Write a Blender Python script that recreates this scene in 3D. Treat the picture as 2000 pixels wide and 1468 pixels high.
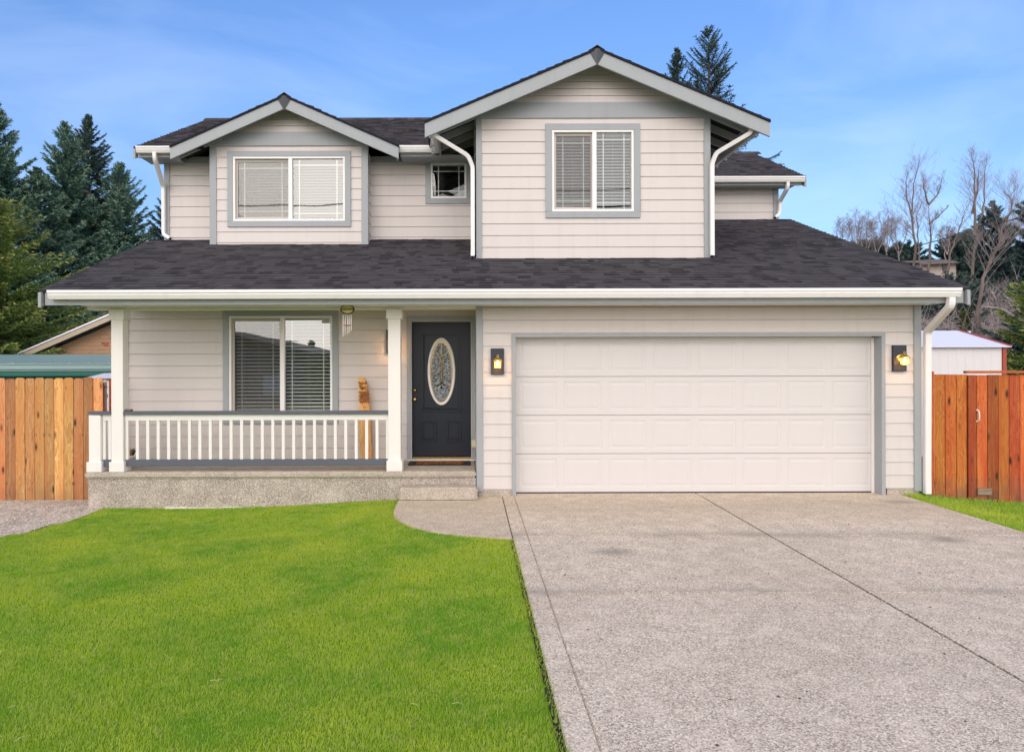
import bpy, bmesh, math, random
import numpy as np
from mathutils import Vector, Matrix
R = math.radians
random.seed(7); rng = np.random.default_rng(7)
sc = bpy.context.scene
COL = sc.collection
for o in list(bpy.data.objects): bpy.data.objects.remove(o)

# ------------------------------------------------------------------ camera, sky, sun, exposure
F = 1333.0; VX, VY, EYE = 915.0, 708.0, 1.80           # focal length and vanishing point in photo pixels, eye height
cam_d = bpy.data.cameras.new('camera'); cam = bpy.data.objects.new('camera', cam_d); COL.objects.link(cam)
cam_d.sensor_width = 36; cam_d.lens = F/2000*36
cam_d.shift_x = (1000-VX)/2000; cam_d.shift_y = (VY-734)/2000
cam_d.clip_start = .05; cam_d.clip_end = 2000
cam.matrix_world = Matrix.Translation((0, 0, EYE)) @ Matrix.Rotation(R(90), 4, 'X') @ Matrix.Rotation(R(-.15), 4, 'Z')
sc.camera = cam

SUN_EL, SUN_ROT = 28, 194
w = bpy.data.worlds.new("World"); sc.world = w; w.use_nodes = True
nt = w.node_tree; nt.nodes.clear()
wo = nt.nodes.new('ShaderNodeOutputWorld'); bg = nt.nodes.new('ShaderNodeBackground')
sky = nt.nodes.new('ShaderNodeTexSky'); sky.sky_type = 'NISHITA'; sky.sun_disc = False
sky.sun_elevation = R(SUN_EL); sky.sun_rotation = R(SUN_ROT); sky.air_density = 1.0; sky.dust_density = .6; sky.ozone_density = 2.6
tc = nt.nodes.new('ShaderNodeTexCoord'); mp = nt.nodes.new('ShaderNodeMapping'); mp.inputs['Scale'].default_value = (1.0, 1.6, 4.2)
mp.inputs['Rotation'].default_value = (0, R(14), R(20))
ns = nt.nodes.new('ShaderNodeTexNoise'); ns.inputs['Scale'].default_value = 1.7; ns.inputs['Detail'].default_value = 6; ns.inputs['Roughness'].default_value = .55
ns.inputs['Distortion'].default_value = .5
cr = nt.nodes.new('ShaderNodeValToRGB'); cr.color_ramp.elements[0].position = .42; cr.color_ramp.elements[1].position = .85
mx = nt.nodes.new('ShaderNodeMix'); mx.data_type = 'RGBA'
cr.color_ramp.elements[0].color = (.0, .0, .0, 1); cr.color_ramp.elements[1].color = (.15, .15, .15, 1)
L = nt.links.new
L(tc.outputs['Generated'], mp.inputs[0]); L(mp.outputs[0], ns.inputs['Vector']); L(ns.outputs['Fac'], cr.inputs[0])
hsv = nt.nodes.new('ShaderNodeHueSaturation'); hsv.inputs['Saturation'].default_value = 1.15; L(sky.outputs[0], hsv.inputs['Color'])
sp0 = nt.nodes.new('ShaderNodeSeparateXYZ'); L(tc.outputs['Generated'], sp0.inputs[0]); mh = nt.nodes.new('ShaderNodeMapRange'); mh.inputs['From Min'].default_value = .05; mh.inputs['From Max'].default_value = .45
mh.inputs['To Min'].default_value = .64; mh.inputs['To Max'].default_value = 1.0; L(sp0.outputs[2], mh.inputs['Value'])
vh = nt.nodes.new('ShaderNodeVectorMath'); vh.operation = 'SCALE'; L(hsv.outputs[0], vh.inputs[0]); L(mh.outputs[0], vh.inputs['Scale'])
vg = nt.nodes.new('ShaderNodeVectorMath'); vg.operation = 'MULTIPLY'; L(vh.outputs[0], vg.inputs[0]); vg.inputs[1].default_value = (.99, .945, 1.06)
L(cr.outputs[0], mx.inputs[0]); L(vg.outputs[0], mx.inputs[6]); mx.inputs[7].default_value = (8.4, 8.8, 9.8, 1)
# a bright overcast bank stands on the street side, as the window glass mirrors it
spx = nt.nodes.new('ShaderNodeSeparateXYZ'); L(tc.outputs['Generated'], spx.inputs[0])
mr = nt.nodes.new('ShaderNodeMapRange'); mr.interpolation_type = 'SMOOTHSTEP'; mr.inputs['From Min'].default_value = .15; mr.inputs['From Max'].default_value = -.45
mr.inputs['To Min'].default_value = 0; mr.inputs['To Max'].default_value = .85; L(spx.outputs[1], mr.inputs['Value'])
mx2 = nt.nodes.new('ShaderNodeMix'); mx2.data_type = 'RGBA'; L(mr.outputs[0], mx2.inputs[0]); L(mx.outputs[2], mx2.inputs[6]); mr2 = nt.nodes.new('ShaderNodeMapRange'); mr2.inputs['From Min'].default_value = .1; mr2.inputs['From Max'].default_value = .8; mr2.inputs['To Min'].default_value = 1.75; mr2.inputs['To Max'].default_value = .9; L(spx.outputs[2], mr2.inputs['Value'])
vm = nt.nodes.new('ShaderNodeVectorMath'); vm.operation = 'SCALE'; vm.inputs[0].default_value = (7.2, 6.9, 6.7); L(mr2.outputs[0], vm.inputs['Scale']); L(vm.outputs[0], mx2.inputs[7])
L(mx2.outputs[2], bg.inputs[0]); bg.inputs[1].default_value = .15; L(bg.outputs[0], wo.inputs[0])
sd = bpy.data.lights.new('sun', 'SUN'); sd.energy = .55; sd.angle = R(34); sd.color = (1, .91, .82)
so = bpy.data.objects.new('sun', sd); COL.objects.link(so)
az = R(SUN_ROT); dv = Vector((math.sin(az)*math.cos(R(SUN_EL)), math.cos(az)*math.cos(R(SUN_EL)), math.sin(R(SUN_EL))))
so.rotation_euler = dv.to_track_quat('Z', 'Y').to_euler(); so.location = (0, -20, 30)
sc.view_settings.view_transform = 'Standard'; sc.view_settings.look = 'None'; sc.view_settings.gamma = 1
sc.view_settings.use_curve_mapping = False; sc.view_settings.exposure = .62
sc.cycles.max_bounces = 8; sc.cycles.transparent_max_bounces = 16

def X(px, Y): return (px-VX)/F*Y
def Z(py, Y): return EYE+(VY-py)/F*Y

# ------------------------------------------------------------------ helpers
class MB:
    def __init__(s): s.v = []; s.f = []; s.t = []
    def face(s, pts, t=0.0):
        n = len(s.v); s.v += [tuple(p) for p in pts]; s.f.append(tuple(range(n, n+len(pts)))); s.t.append(t)
    def add(s, vs, fs, t=0.0):
        n = len(s.v); s.v += [tuple(p) for p in vs]
        for f in fs: s.f.append(tuple(i+n for i in f)); s.t.append(t)
    def box(s, x0, x1, y0, y1, z0, z1, t=0.0):
        s.add([(x0,y0,z0),(x1,y0,z0),(x1,y1,z0),(x0,y1,z0),(x0,y0,z1),(x1,y0,z1),(x1,y1,z1),(x0,y1,z1)],
              [(0,3,2,1),(4,5,6,7),(0,1,5,4),(1,2,6,5),(2,3,7,6),(3,0,4,7)], t)
    def prism(s, prof, a, b, axis='x', t=0.0):
        """extrude a 2D profile along an axis; profile coords are the other two axes in order"""
        def pt(c, p): return (c,p[0],p[1]) if axis=='x' else ((p[0],c,p[1]) if axis=='y' else (p[0],p[1],c))
        n = len(prof); vs = [pt(a,p) for p in prof]+[pt(b,p) for p in prof]
        fs = [tuple(range(n))[::-1], tuple(range(n, 2*n))]+[(i,(i+1)%n,n+(i+1)%n,n+i) for i in range(n)]
        s.add(vs, fs, t)
    def tube(s, pts, rad, n=8, cap=True, t=0.0, sq=None):
        """sq=(w,d): rectangular section"""
        pts = [Vector(p) for p in pts]; m = len(pts)
        if not hasattr(rad, '__len__'): rad = [rad]*m
        base = len(s.v); up = Vector((0,0,1))
        prev = None
        for i, p in enumerate(pts):
            d = (pts[min(i+1,m-1)]-pts[max(i-1,0)]).normalized()
            if prev is None:
                a = d.cross(Vector((0,1,0)) if abs(d.y) < .9 else up)
            else: a = prev - d*prev.dot(d)
            a.normalize(); prev = a; b = d.cross(a)
            if sq:
                for (cx, cy) in ((-1,-1),(1,-1),(1,1),(-1,1)): s.v.append(tuple(p+a*cx*sq[0]/2+b*cy*sq[1]/2))
            else:
                for k in range(n):
                    th = 2*math.pi*k/n; s.v.append(tuple(p+(a*math.cos(th)+b*math.sin(th))*rad[i]))
        if sq: n = 4
        for i in range(m-1):
            for k in range(n):
                s.f.append((base+i*n+k, base+i*n+(k+1)%n, base+(i+1)*n+(k+1)%n, base+(i+1)*n+k)); s.t.append(t)
        if cap:
            s.f.append(tuple(base+k for k in range(n))[::-1]); s.t.append(t)
            s.f.append(tuple(base+(m-1)*n+k for k in range(n))); s.t.append(t)
    def lathe(s, prof, c, n=16, axis='z', t=0.0):
        base = len(s.v); m = len(prof)
        for (r, h) in prof:
            for k in range(n):
                th = 2*math.pi*k/n; a, b = r*math.cos(th), r*math.sin(th)
                s.v.append((c[0]+a, c[1]+b, c[2]+h) if axis=='z' else ((c[0]+a, c[1]+h, c[2]+b) if axis=='y' else (c[0]+h, c[1]+a, c[2]+b)))
        for i in range(m-1):
            for k in range(n): s.f.append((base+i*n+k, base+i*n+(k+1)%n, base+(i+1)*n+(k+1)%n, base+(i+1)*n+k)); s.t.append(t)
    def build(s, name, mat, parent=None, bevel=0, smooth=False, clips=(), segs=1):
        me = bpy.data.meshes.new(name); me.from_pydata(s.v, [], s.f)
        at = me.attributes.new('tint', 'FLOAT', 'FACE'); at.data.foreach_set('value', s.t)
        bm = bmesh.new(); bm.from_mesh(me)
        if bevel:
            bmesh.ops.remove_doubles(bm, verts=bm.verts, dist=1e-5)
            bmesh.ops.recalc_face_normals(bm, faces=bm.faces)
            ed = [e for e in bm.edges if len(e.link_faces) == 2 and e.calc_face_angle(0) > .5]
            bmesh.ops.bevel(bm, geom=ed, offset=bevel, segments=segs, affect='EDGES', clamp_overlap=True)
        for co, no in clips:
            bmesh.ops.bisect_plane(bm, geom=bm.verts[:]+bm.edges[:]+bm.faces[:], plane_co=co, plane_no=no, clear_outer=True)
        if not bevel: bmesh.ops.recalc_face_normals(bm, faces=bm.faces)
        if smooth:
            for f in bm.faces: f.smooth = True
        bm.to_mesh(me); bm.free()
        if mat: me.materials.append(mat)
        o = bpy.data.objects.new(name, me); COL.objects.link(o)
        if parent: o.parent = parent; o.matrix_parent_inverse = Matrix.Translation(-Vector(parent_loc(parent)))
        return o
def parent_loc(p):
    l = Vector(p.location)
    if p.parent: l = l + Vector(parent_loc(p.parent)) - Vector(parent_loc(p.parent)) if p.type != 'EMPTY' else l
    return l
def tag(o, label=None, cat=None, group=None, kind=None):
    if label: o['label'] = label
    if cat: o['category'] = cat
    if group: o['group'] = group
    if kind: o['kind'] = kind
    return o
def empty(name, loc=(0,0,0), label=None, cat=None, group=None):
    o = bpy.data.objects.new(name, None); COL.objects.link(o); o.location = loc; o.empty_display_size = .2
    return tag(o, label, cat, group)
def npmesh(name, V, nper, mat, parent=None, tint=None, smooth=False):
    """V: (k, nper, 3) independent polygons"""
    k = V.shape[0]; me = bpy.data.meshes.new(name)
    me.vertices.add(k*nper); me.vertices.foreach_set('co', V.astype(np.float32).ravel())
    me.loops.add(k*nper); me.loops.foreach_set('vertex_index', np.arange(k*nper, dtype=np.int32))
    me.polygons.add(k); me.polygons.foreach_set('loop_start', np.arange(0, k*nper, nper, dtype=np.int32))
    me.polygons.foreach_set('loop_total', np.full(k, nper, dtype=np.int32))
    me.update(calc_edges=True)
    if tint is not None:
        a = me.attributes.new('tint', 'FLOAT', 'FACE'); a.data.foreach_set('value', tint.astype(np.float32))
    if mat: me.materials.append(mat)
    o = bpy.data.objects.new(name, me); COL.objects.link(o)
    if parent: o.parent = parent
    return o

# ------------------------------------------------------------------ materials
class NT:
    def __init__(s, name, rough=.6, spec=.5):
        s.m = bpy.data.materials.new(name); s.m.use_nodes = True; s.t = s.m.node_tree
        s.b = s.t.nodes['Principled BSDF']; s.b.inputs['Roughness'].default_value = rough
        s.b.inputs['Specular IOR Level'].default_value = spec
    def n(s, k, **kw):
        d = s.t.nodes.new(k)
        for a, v in kw.items():
            if a in d.inputs.keys() if not hasattr(d, a) else False: d.inputs[a].default_value = v
            elif hasattr(d, a): setattr(d, a, v)
        return d
    def l(s, a, b): s.t.links.new(a, b)
    def coord(s, scale=(1,1,1), obj=False, rot=(0,0,0)):
        t = s.n('ShaderNodeTexCoord') if obj else s.n('ShaderNodeNewGeometry')
        m = s.n('ShaderNodeMapping'); m.inputs['Scale'].default_value = scale; m.inputs['Rotation'].default_value = rot
        s.l(t.outputs['Object' if obj else 'Position'], m.inputs[0]); return m.outputs[0]
    def noise(s, vec, scale, detail=4, rough=.55, dist=0):
        d = s.n('ShaderNodeTexNoise'); d.inputs['Scale'].default_value = scale; d.inputs['Detail'].default_value = detail
        d.inputs['Roughness'].default_value = rough; d.inputs['Distortion'].default_value = dist; s.l(vec, d.inputs['Vector']); return d.outputs['Fac']
    def vor(s, vec, scale, out='Distance', feature='F1', rnd=1):
        d = s.n('ShaderNodeTexVoronoi'); d.feature = feature; d.inputs['Scale'].default_value = scale; s.l(vec, d.inputs['Vector'])
        d.inputs['Randomness'].default_value = rnd
        return d.outputs[out]
    def ramp(s, fac, stops):
        d = s.n('ShaderNodeValToRGB'); e = d.color_ramp.elements
        while len(e) < len(stops): e.new(.5)
        for i, (p, c) in enumerate(stops):
            e[i].position = p; e[i].color = (*c, 1) if hasattr(c, '__len__') else (c, c, c, 1)
        s.l(fac, d.inputs[0]); return d.outputs[0]
    def mix(s, fac, a, b, mode='MIX'):
        d = s.n('ShaderNodeMix'); d.data_type = 'RGBA'; d.blend_type = mode
        for k, v in ((0, fac), (6, a), (7, b)):
            if hasattr(v, 'links') or isinstance(v, bpy.types.NodeSocket): s.l(v, d.inputs[k])
            elif hasattr(v, '__len__'): d.inputs[k].default_value = (*v, 1)
            else: d.inputs[k].default_value = v
        return d.outputs[2]
    def math(s, op, a, b=0.0, c=None, clamp=False):
        d = s.n('ShaderNodeMath'); d.operation = op; d.use_clamp = clamp
        for k, v in enumerate((a, b, c)):
            if v is None: continue
            if isinstance(v, bpy.types.NodeSocket): s.l(v, d.inputs[k])
            else: d.inputs[k].default_value = v
        return d.outputs[0]
    def attr(s, name='tint'):
        d = s.n('ShaderNodeAttribute'); d.attribute_name = name; return d.outputs['Fac']
    def rand(s): return s.n('ShaderNodeObjectInfo').outputs['Random']
    def color(s, c):
        if isinstance(c, bpy.types.NodeSocket): s.l(c, s.b.inputs['Base Color'])
        else: s.b.inputs['Base Color'].default_value = (*c, 1)
        return s
    def rough(s, r): s.l(r, s.b.inputs['Roughness']); return s
    def bump(s, h, strength=.3, dist=.01):
        d = s.n('ShaderNodeBump'); d.inputs['Strength'].default_value = strength; d.inputs['Distance'].default_value = dist
        s.l(h, d.inputs['Height']); s.l(d.outputs[0], s.b.inputs['Normal']); return s

def paint(name, c, rough=.5, var=.06, grain=None, dirt=0.0):
    k = NT(name, rough, .35); v = k.coord()
    n1 = k.noise(v, 1.3, 5); n2 = k.noise(k.coord(grain or (1,1,1)), 60, 3)
    col = k.mix(n1, tuple(x*(1-var) for x in c), tuple(x*(1+var*.8) for x in c))
    if dirt:
        st = k.ramp(k.noise(k.coord((7,7,.6)), 1.4, 6, .6), [(.5, 0.0), (.78, dirt)])
        col = k.mix(st, col, tuple(x*.72 for x in c))
    return k.color(col).bump(n2, .12, .004).m
M = {}
M['siding'] = paint('siding_paint', (.63,.575,.55), .55, .035, (.15,1,1.6), .22)
M['siding_porch'] = M['siding']
M['white'] = paint('white_paint', (.80,.765,.73), .45, .03, None, .15)
M['vinyl'] = paint('white_vinyl', (.83,.80,.78), .3, .02)
M['sash'] = paint('sash_screen_frame', (.50,.45,.41), .45, .03)
M['trim'] = paint('grey_trim_paint', (.335,.352,.368), .5, .07, (1,1,.3), .25)
M['dark'] = paint('charcoal_paint', (.105,.115,.145), .45, .08)
M['gutter'] = paint('gutter_enamel', (.79,.765,.755), .28, .03, None, .25)
M['door'] = paint('front_door_paint', (.014,.017,.029), .36, .12)
M['garage'] = paint('garage_door_enamel', (.63,.595,.585), .42, .015, (.1,1,2), .06)
M['black'] = paint('black_plastic', (.012,.012,.013), .5, .1)
M['lampboard'] = paint('lamp_board_paint', (.035,.036,.05), .5, .1)
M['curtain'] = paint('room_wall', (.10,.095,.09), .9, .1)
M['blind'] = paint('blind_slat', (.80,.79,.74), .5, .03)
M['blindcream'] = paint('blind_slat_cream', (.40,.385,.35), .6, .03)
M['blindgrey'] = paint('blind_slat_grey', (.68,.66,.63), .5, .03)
M['pale'] = paint('pale_outlet', (.55,.50,.36), .4, .03)
M['peak'] = paint('peak_flashing_metal', (.045,.05,.06), .4, .3)
M['flash'] = paint('metal_flashing', (.30,.31,.33), .35, .1)

def metal(name, c, rough=.25, var=.1):
    k = NT(name, rough); k.b.inputs['Metallic'].default_value = 1
    k.color(k.mix(k.noise(k.coord(), 30), tuple(x*(1-var) for x in c), c)); return k.m
M['brass'] = metal('polished_brass', (.85,.62,.24), .18)
M['steel'] = metal('galvanised_steel', (.55,.55,.54), .4)
M['alu'] = paint('chime_enamel', (.82,.76,.74), .3)

def glass(name, refl, tint=(.9,.95,.93), rough=0.0):
    k = NT(name); t = k.t; t.nodes.remove(k.b)
    tr = t.nodes.new('ShaderNodeBsdfTransparent'); tr.inputs[0].default_value = (*tint, 1)
    gl = t.nodes.new('ShaderNodeBsdfGlossy'); gl.inputs['Roughness'].default_value = rough
    lw = t.nodes.new('ShaderNodeFresnel'); lw.inputs['IOR'].default_value = 1.5
    ad = t.nodes.new('ShaderNodeMath'); ad.operation = 'ADD'; ad.use_clamp = True; ad.inputs[1].default_value = refl
    v = k.coord((1,1,1.4)); nz = k.noise(v, 1.6, 1)
    bp = t.nodes.new('ShaderNodeBump'); bp.inputs['Strength'].default_value = .12; bp.inputs['Distance'].default_value = .006
    t.links.new(nz, bp.inputs['Height']); t.links.new(bp.outputs[0], gl.inputs['Normal'])
    mxs = t.nodes.new('ShaderNodeMixShader'); out = t.nodes['Material Output']
    t.links.new(lw.outputs[0], ad.inputs[0]); t.links.new(ad.outputs[0], mxs.inputs[0])
    t.links.new(tr.outputs[0], mxs.inputs[1]); t.links.new(gl.outputs[0], mxs.inputs[2]); t.links.new(mxs.outputs[0], out.inputs[0])
    return k.m
M['glass'] = glass('window_glass', .25)
M['glassup'] = glass('window_glass_upper', .10)
k = NT('insect_screen_mesh', .9, .1); k.color((.16,.14,.13)); k.b.inputs['Alpha'].default_value = .22; M['screen'] = k.m
M['glasslow'] = glass('window_glass_small', .05)
k = NT('lamp_glass', .2); k.color((.8,.42,.12)); k.b.inputs['Alpha'].default_value = .45; k.b.inputs['Emission Color'].default_value = (1,.5,.12,1); k.b.inputs['Emission Strength'].default_value = .9; M['lampglass'] = k.m
k = NT('leaded_glass', .12, .8); v = k.coord(); n1 = k.vor(v, 55); n2 = k.noise(v, 30, 3, .6, .6)
k.color(k.mix(k.ramp(n2, [(.42, 0.0), (.6, 1.0)]), (.035,.045,.065), (.30,.34,.40))).bump(n2, .9, .02); M['leaded'] = k.m
k = NT('bevelled_glass', .06, 1); k.color((.01,.01,.012)); M['clearglass'] = k.m
k = NT('bulb', .5); k.color((1,.8,.5)); k.b.inputs['Emission Color'].default_value = (1,.62,.25,1); k.b.inputs['Emission Strength'].default_value = 22; M['bulb'] = k.m

# shingles: per-tab tint
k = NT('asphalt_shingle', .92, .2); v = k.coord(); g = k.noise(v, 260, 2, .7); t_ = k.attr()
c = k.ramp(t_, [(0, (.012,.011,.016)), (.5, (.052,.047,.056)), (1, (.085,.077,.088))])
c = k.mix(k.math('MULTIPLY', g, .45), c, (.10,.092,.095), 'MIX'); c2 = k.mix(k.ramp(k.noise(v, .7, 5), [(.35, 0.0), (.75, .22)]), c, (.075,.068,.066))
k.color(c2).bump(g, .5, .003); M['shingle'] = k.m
k = NT('shingle_edge', .9, .2); k.color((.018,.018,.026)); M['edge'] = k.m

def concrete(name, a, b, agg=90, lo=.25, hi=.5, bump=.35):
    k = NT(name, .85, .25); v = k.coord()
    cell = k.n('ShaderNodeTexVoronoi'); cell.inputs['Scale'].default_value = agg; k.l(v, cell.inputs['Vector'])
    sep = k.n('ShaderNodeSeparateColor'); k.l(cell.outputs['Color'], sep.inputs[0])
    peb = k.ramp(sep.outputs[0], [(0, tuple(x*.22 for x in a)), (.22, tuple(x*.62 for x in a)), (.55, a), (.85, b), (1, tuple(min(1, x*1.35) for x in b))])
    fine = k.noise(v, agg*2.5, 2, .8)
    c = k.mix(k.math('MULTIPLY', fine, .5), peb, a)
    c = k.mix(k.ramp(k.noise(v, .55, 6, .6), [(.40, 0.0), (.75, .38)]), c, tuple(x*.62 for x in a), 'MIX')
    c = k.mix(k.ramp(k.noise(v, 4.5, 5, .65), [(.45, 0.0), (.8, .4)]), c, tuple(x*1.25 for x in b), 'MIX')
    return k, v, c, cell.outputs['Distance']
k, v, c, h = concrete('driveway_aggregate', (.66,.53,.415), (.86,.725,.59), 120)
# old joints and tyre dirt keep their own marks
sep = k.n('ShaderNodeSeparateXYZ'); k.l(v, sep.inputs[0])
wob = k.math('MULTIPLY', k.noise(v, 2.2, 4), .22)
def band(k, y0, wd):
    d = k.math('ABSOLUTE', k.math('SUBTRACT', k.math('ADD', sep.outputs[1], wob), y0+.11))
    return k.math('SUBTRACT', 1.0, k.math('DIVIDE', d, wd), clamp=True)
stain = k.math('MAXIMUM', band(k, 7.12, .20), band(k, 5.37, .11))
stain = k.math('MULTIPLY', stain, k.ramp(k.noise(v, 1.1, 4), [(.35, 0.0), (.6, .36)]))
c = k.mix(stain, c, (.12,.11,.105))
near = k.math('MULTIPLY', band(k, 8.6, .9), .35); c = k.mix(near, c, (.36,.28,.21))
oil = k.ramp(k.vor(k.coord((.55,.9,1)), 1.0), [(.04, .55), (.16, 0.0)]); c = k.mix(oil, c, (.16,.145,.13))
k.color(c).bump(h, .5, .006); M['drive'] = k.m
k, v, c, h = concrete('walkway_aggregate', (.60,.485,.37), (.74,.62,.49), 150); k.color(c).bump(h, .4, .005); M['walk'] = k.m
k, v, c, h = concrete('porch_aggregate', (.44,.365,.31), (.68,.60,.53), 125); k.color(c).bump(h, .6, .008); M['porch'] = k.m
k, v, c, h = concrete('porch_top_concrete', (.46,.39,.32), (.58,.51,.44), 150); k.color(c).bump(h, .3, .004); M['porchtop'] = k.m
k, v, c, h = concrete('gravel_mat', (.66,.55,.47), (.86,.76,.67), 45); k.color(c).bump(h, 1, .03); M['gravel'] = k.m
k = NT('joint_dirt', .95, .1); v = k.coord(); k.color(k.mix(k.noise(v, 25, 4), (.07,.06,.045), (.19,.16,.11))); M['dirt'] = k.m

def wood(name, dark, mid, light, axis='z', red=None, rails=(), grime=0.0):
    k = NT(name, .62, .3); sc_ = (1,1,.06) if axis == 'z' else ((.06,1,1) if axis == 'x' else (1,.06,1))
    tcn = k.n('ShaderNodeNewGeometry'); rnd = k.rand()
    off = k.n('ShaderNodeCombineXYZ'); k.l(k.math('MULTIPLY', rnd, 37.0), off.inputs[0]); k.l(k.math('MULTIPLY', rnd, 91.0), off.inputs[2])
    va = k.n('ShaderNodeVectorMath'); va.operation = 'ADD'; k.l(tcn.outputs['Position'], va.inputs[0]); k.l(off.outputs[0], va.inputs[1])
    m = k.n('ShaderNodeMapping'); m.inputs['Scale'].default_value = sc_; k.l(va.outputs[0], m.inputs[0])
    m2 = k.n('ShaderNodeMapping'); m2.inputs['Scale'].default_value = tuple(3.0 if x == 1 else 1.1 for x in sc_); k.l(va.outputs[0], m2.inputs[0])
    knot = k.vor(m2.outputs[0], 2.2)
    warp = k.mix(.06, m.outputs[0], knot, 'ADD')
    g1 = k.noise(warp, 38, 6, .62, 1.4); g2 = k.noise(m.outputs[0], 9, 4, .6, .8)
    c = k.ramp(g1, [(.28, dark), (.46, mid), (.66, light)])
    c = k.mix(k.ramp(g2, [(.40, 0.0), (.68, .85)]), c, red or mid)
    c = k.mix(k.ramp(knot, [(.07, .95), (.13, .45), (.20, 0.0)]), c, tuple(x*.22 for x in dark))
    if rails:      # rust streaks under the nails at each rail, and splashed dirt near the ground
        sz = k.n('ShaderNodeSeparateXYZ'); k.l(tcn.outputs['Position'], sz.inputs[0])
        ms_ = k.n('ShaderNodeMapping'); ms_.inputs['Scale'].default_value = (34, 34, 5); k.l(tcn.outputs['Position'], ms_.inputs[0])
        spk = k.ramp(k.noise(ms_.outputs[0], 1.0, 2), [(.60, 0.0), (.66, 1.0)]); tot = None
        for z_ in rails:
            b1 = k.math('SUBTRACT', 1.0, k.math('DIVIDE', k.math('ABSOLUTE', k.math('SUBTRACT', sz.outputs[2], z_)), .035), clamp=True)
            tot = b1 if tot is None else k.math('MAXIMUM', tot, b1)
        c = k.mix(k.math('MULTIPLY', k.math('MULTIPLY', tot, spk), .95, clamp=True), c, (.045,.022,.012))
        gr = k.math('SUBTRACT', 1.0, k.math('DIVIDE', k.math('ADD', sz.outputs[2], .15), .42), clamp=True)
        c = k.mix(k.math('MULTIPLY', k.math('MULTIPLY', gr, k.ramp(k.noise(tcn.outputs['Position'], 6, 5), [(.3, .2), (.65, 1.0)])), grime), c, (.13,.085,.065))
    bri = k.math('ADD', .60, k.math('MULTIPLY', rnd, .65))
    hs = k.n('ShaderNodeHueSaturation'); k.l(c, hs.inputs['Color']); k.l(bri, hs.inputs['Value'])
    k.l(k.math('ADD', .488, k.math('MULTIPLY', k.math('FRACT', k.math('MULTIPLY', rnd, 7.3)), .03)), hs.inputs['Hue'])
    k.color(hs.outputs[0]).bump(g1, .35, .004); return k.m
M['cedar'] = wood('cedar_boards', (.27,.10,.034), (.58,.28,.095), (.76,.46,.19), 'z', (.62,.23,.07), (.08, .78, 1.45), .45)
M['cedarred'] = wood('stained_cedar_boards', (.16,.036,.012), (.48,.12,.024), (.60,.23,.055), 'z', (.44,.062,.016), (.18, 1.28), .95)
M['cedarrail'] = wood('cedar_rail', (.13,.036,.014), (.34,.10,.03), (.44,.17,.05), 'x')
M['greywood'] = wood('grey_old_wood', (.10,.07,.05), (.22,.16,.11), (.33,.26,.19), 'x')
M['log'] = wood('carved_cedar', (.36,.13,.045), (.66,.30,.12), (.78,.45,.22), 'z', (.62,.24,.09))
k = NT('carving_stain', .6); v = k.coord(); k.color(k.mix(k.noise(v, 60, 4), (.16,.045,.018), (.50,.20,.06))).bump(k.noise(v, 70, 4), .8, .01); M['carve'] = k.m
M['brownsiding'] = wood('brown_board_siding', (.19,.10,.052), (.33,.19,.105), (.40,.25,.15), 'x')
M['greenroof'] = paint('green_metal_roof', (.27,.40,.39), .35, .05)
M['greendark'] = paint('green_metal_trim', (.012,.14,.105), .4, .05)
M['tan'] = paint('tan_rake_board', (.45,.36,.26), .6, .05)
M['whitemetal'] = paint('white_ribbed_metal', (.74,.70,.70), .4, .03)
M['roofwhite'] = paint('white_metal_roof', (.82,.80,.86), .35, .03)
M['redtrim'] = paint('red_trim_paint', (.42,.07,.05), .5, .08)
M['yellow'] = paint('yellow_green_siding', (.38,.38,.17), .6, .05)
M['beigehouse'] = paint('beige_far_siding', (.46,.38,.33), .7, .06)
M['brownroof'] = paint('brown_far_roof', (.16,.125,.115), .85, .15)
M['tyre'] = paint('tyre_rubber', (.02,.02,.02), .8)
M['carpaint'] = paint('car_paint', (.5,.5,.52), .2)
M['darkglass'] = paint('dark_car_glass', (.02,.025,.03), .08)

def foliage(name, c0, c1, tip, bark=False):
    k = NT(name, .7, .15); v = k.coord(); t = k.attr(); n = k.noise(v, .9, 5, .6); n2 = k.noise(v, 7, 3)
    c = k.mix(k.ramp(n, [(.35, 0.0), (.65, 1.0)]), c0, c1); c = k.mix(k.math('MULTIPLY', n2, .5), c, tuple(x*.45 for x in c0))
    c = k.mix(k.ramp(t, [(.55, 0.0), (1, .95)]), c, tip); k.color(c)
    k.b.inputs['Subsurface Weight'].default_value = 0
    return k.m
M['firblue'] = foliage('blue_green_needles', (.045,.115,.095), (.12,.25,.20), (.34,.46,.29))
M['firgreen'] = foliage('yellow_green_needles', (.075,.14,.032), (.17,.26,.055), (.46,.43,.15))
M['firdark'] = foliage('dark_needles', (.034,.066,.070), (.075,.135,.125), (.15,.22,.17))
M['ivy'] = foliage('ivy_leaves', (.03,.05,.015), (.09,.12,.02), (.13,.15,.03))
k = NT('bark', .9, .1); v = k.coord((1,1,.25)); n = k.noise(v, 9, 5); k.color(k.mix(n, (.05,.038,.030), (.17,.13,.105))).bump(n, .8, .05); M['bark'] = k.m
k = NT('pale_bark', .85, .1); v = k.coord((1,1,.3)); n = k.noise(v, 3, 5); k.color(k.mix(n, (.10,.075,.065), (.30,.23,.195))); M['palebark'] = k.m
k = NT('twig_bark', .9, .1); n = k.noise(k.coord(), 1.5, 4); k.color(k.mix(n, (.19,.155,.155), (.40,.335,.33))); M['twig'] = k.m
k = NT('white_bark', .9, .1); n = k.noise(k.coord(), 1.5, 4); k.color(k.mix(n, (.30,.27,.26), (.52,.47,.45))); M['whitetwig'] = k.m

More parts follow.
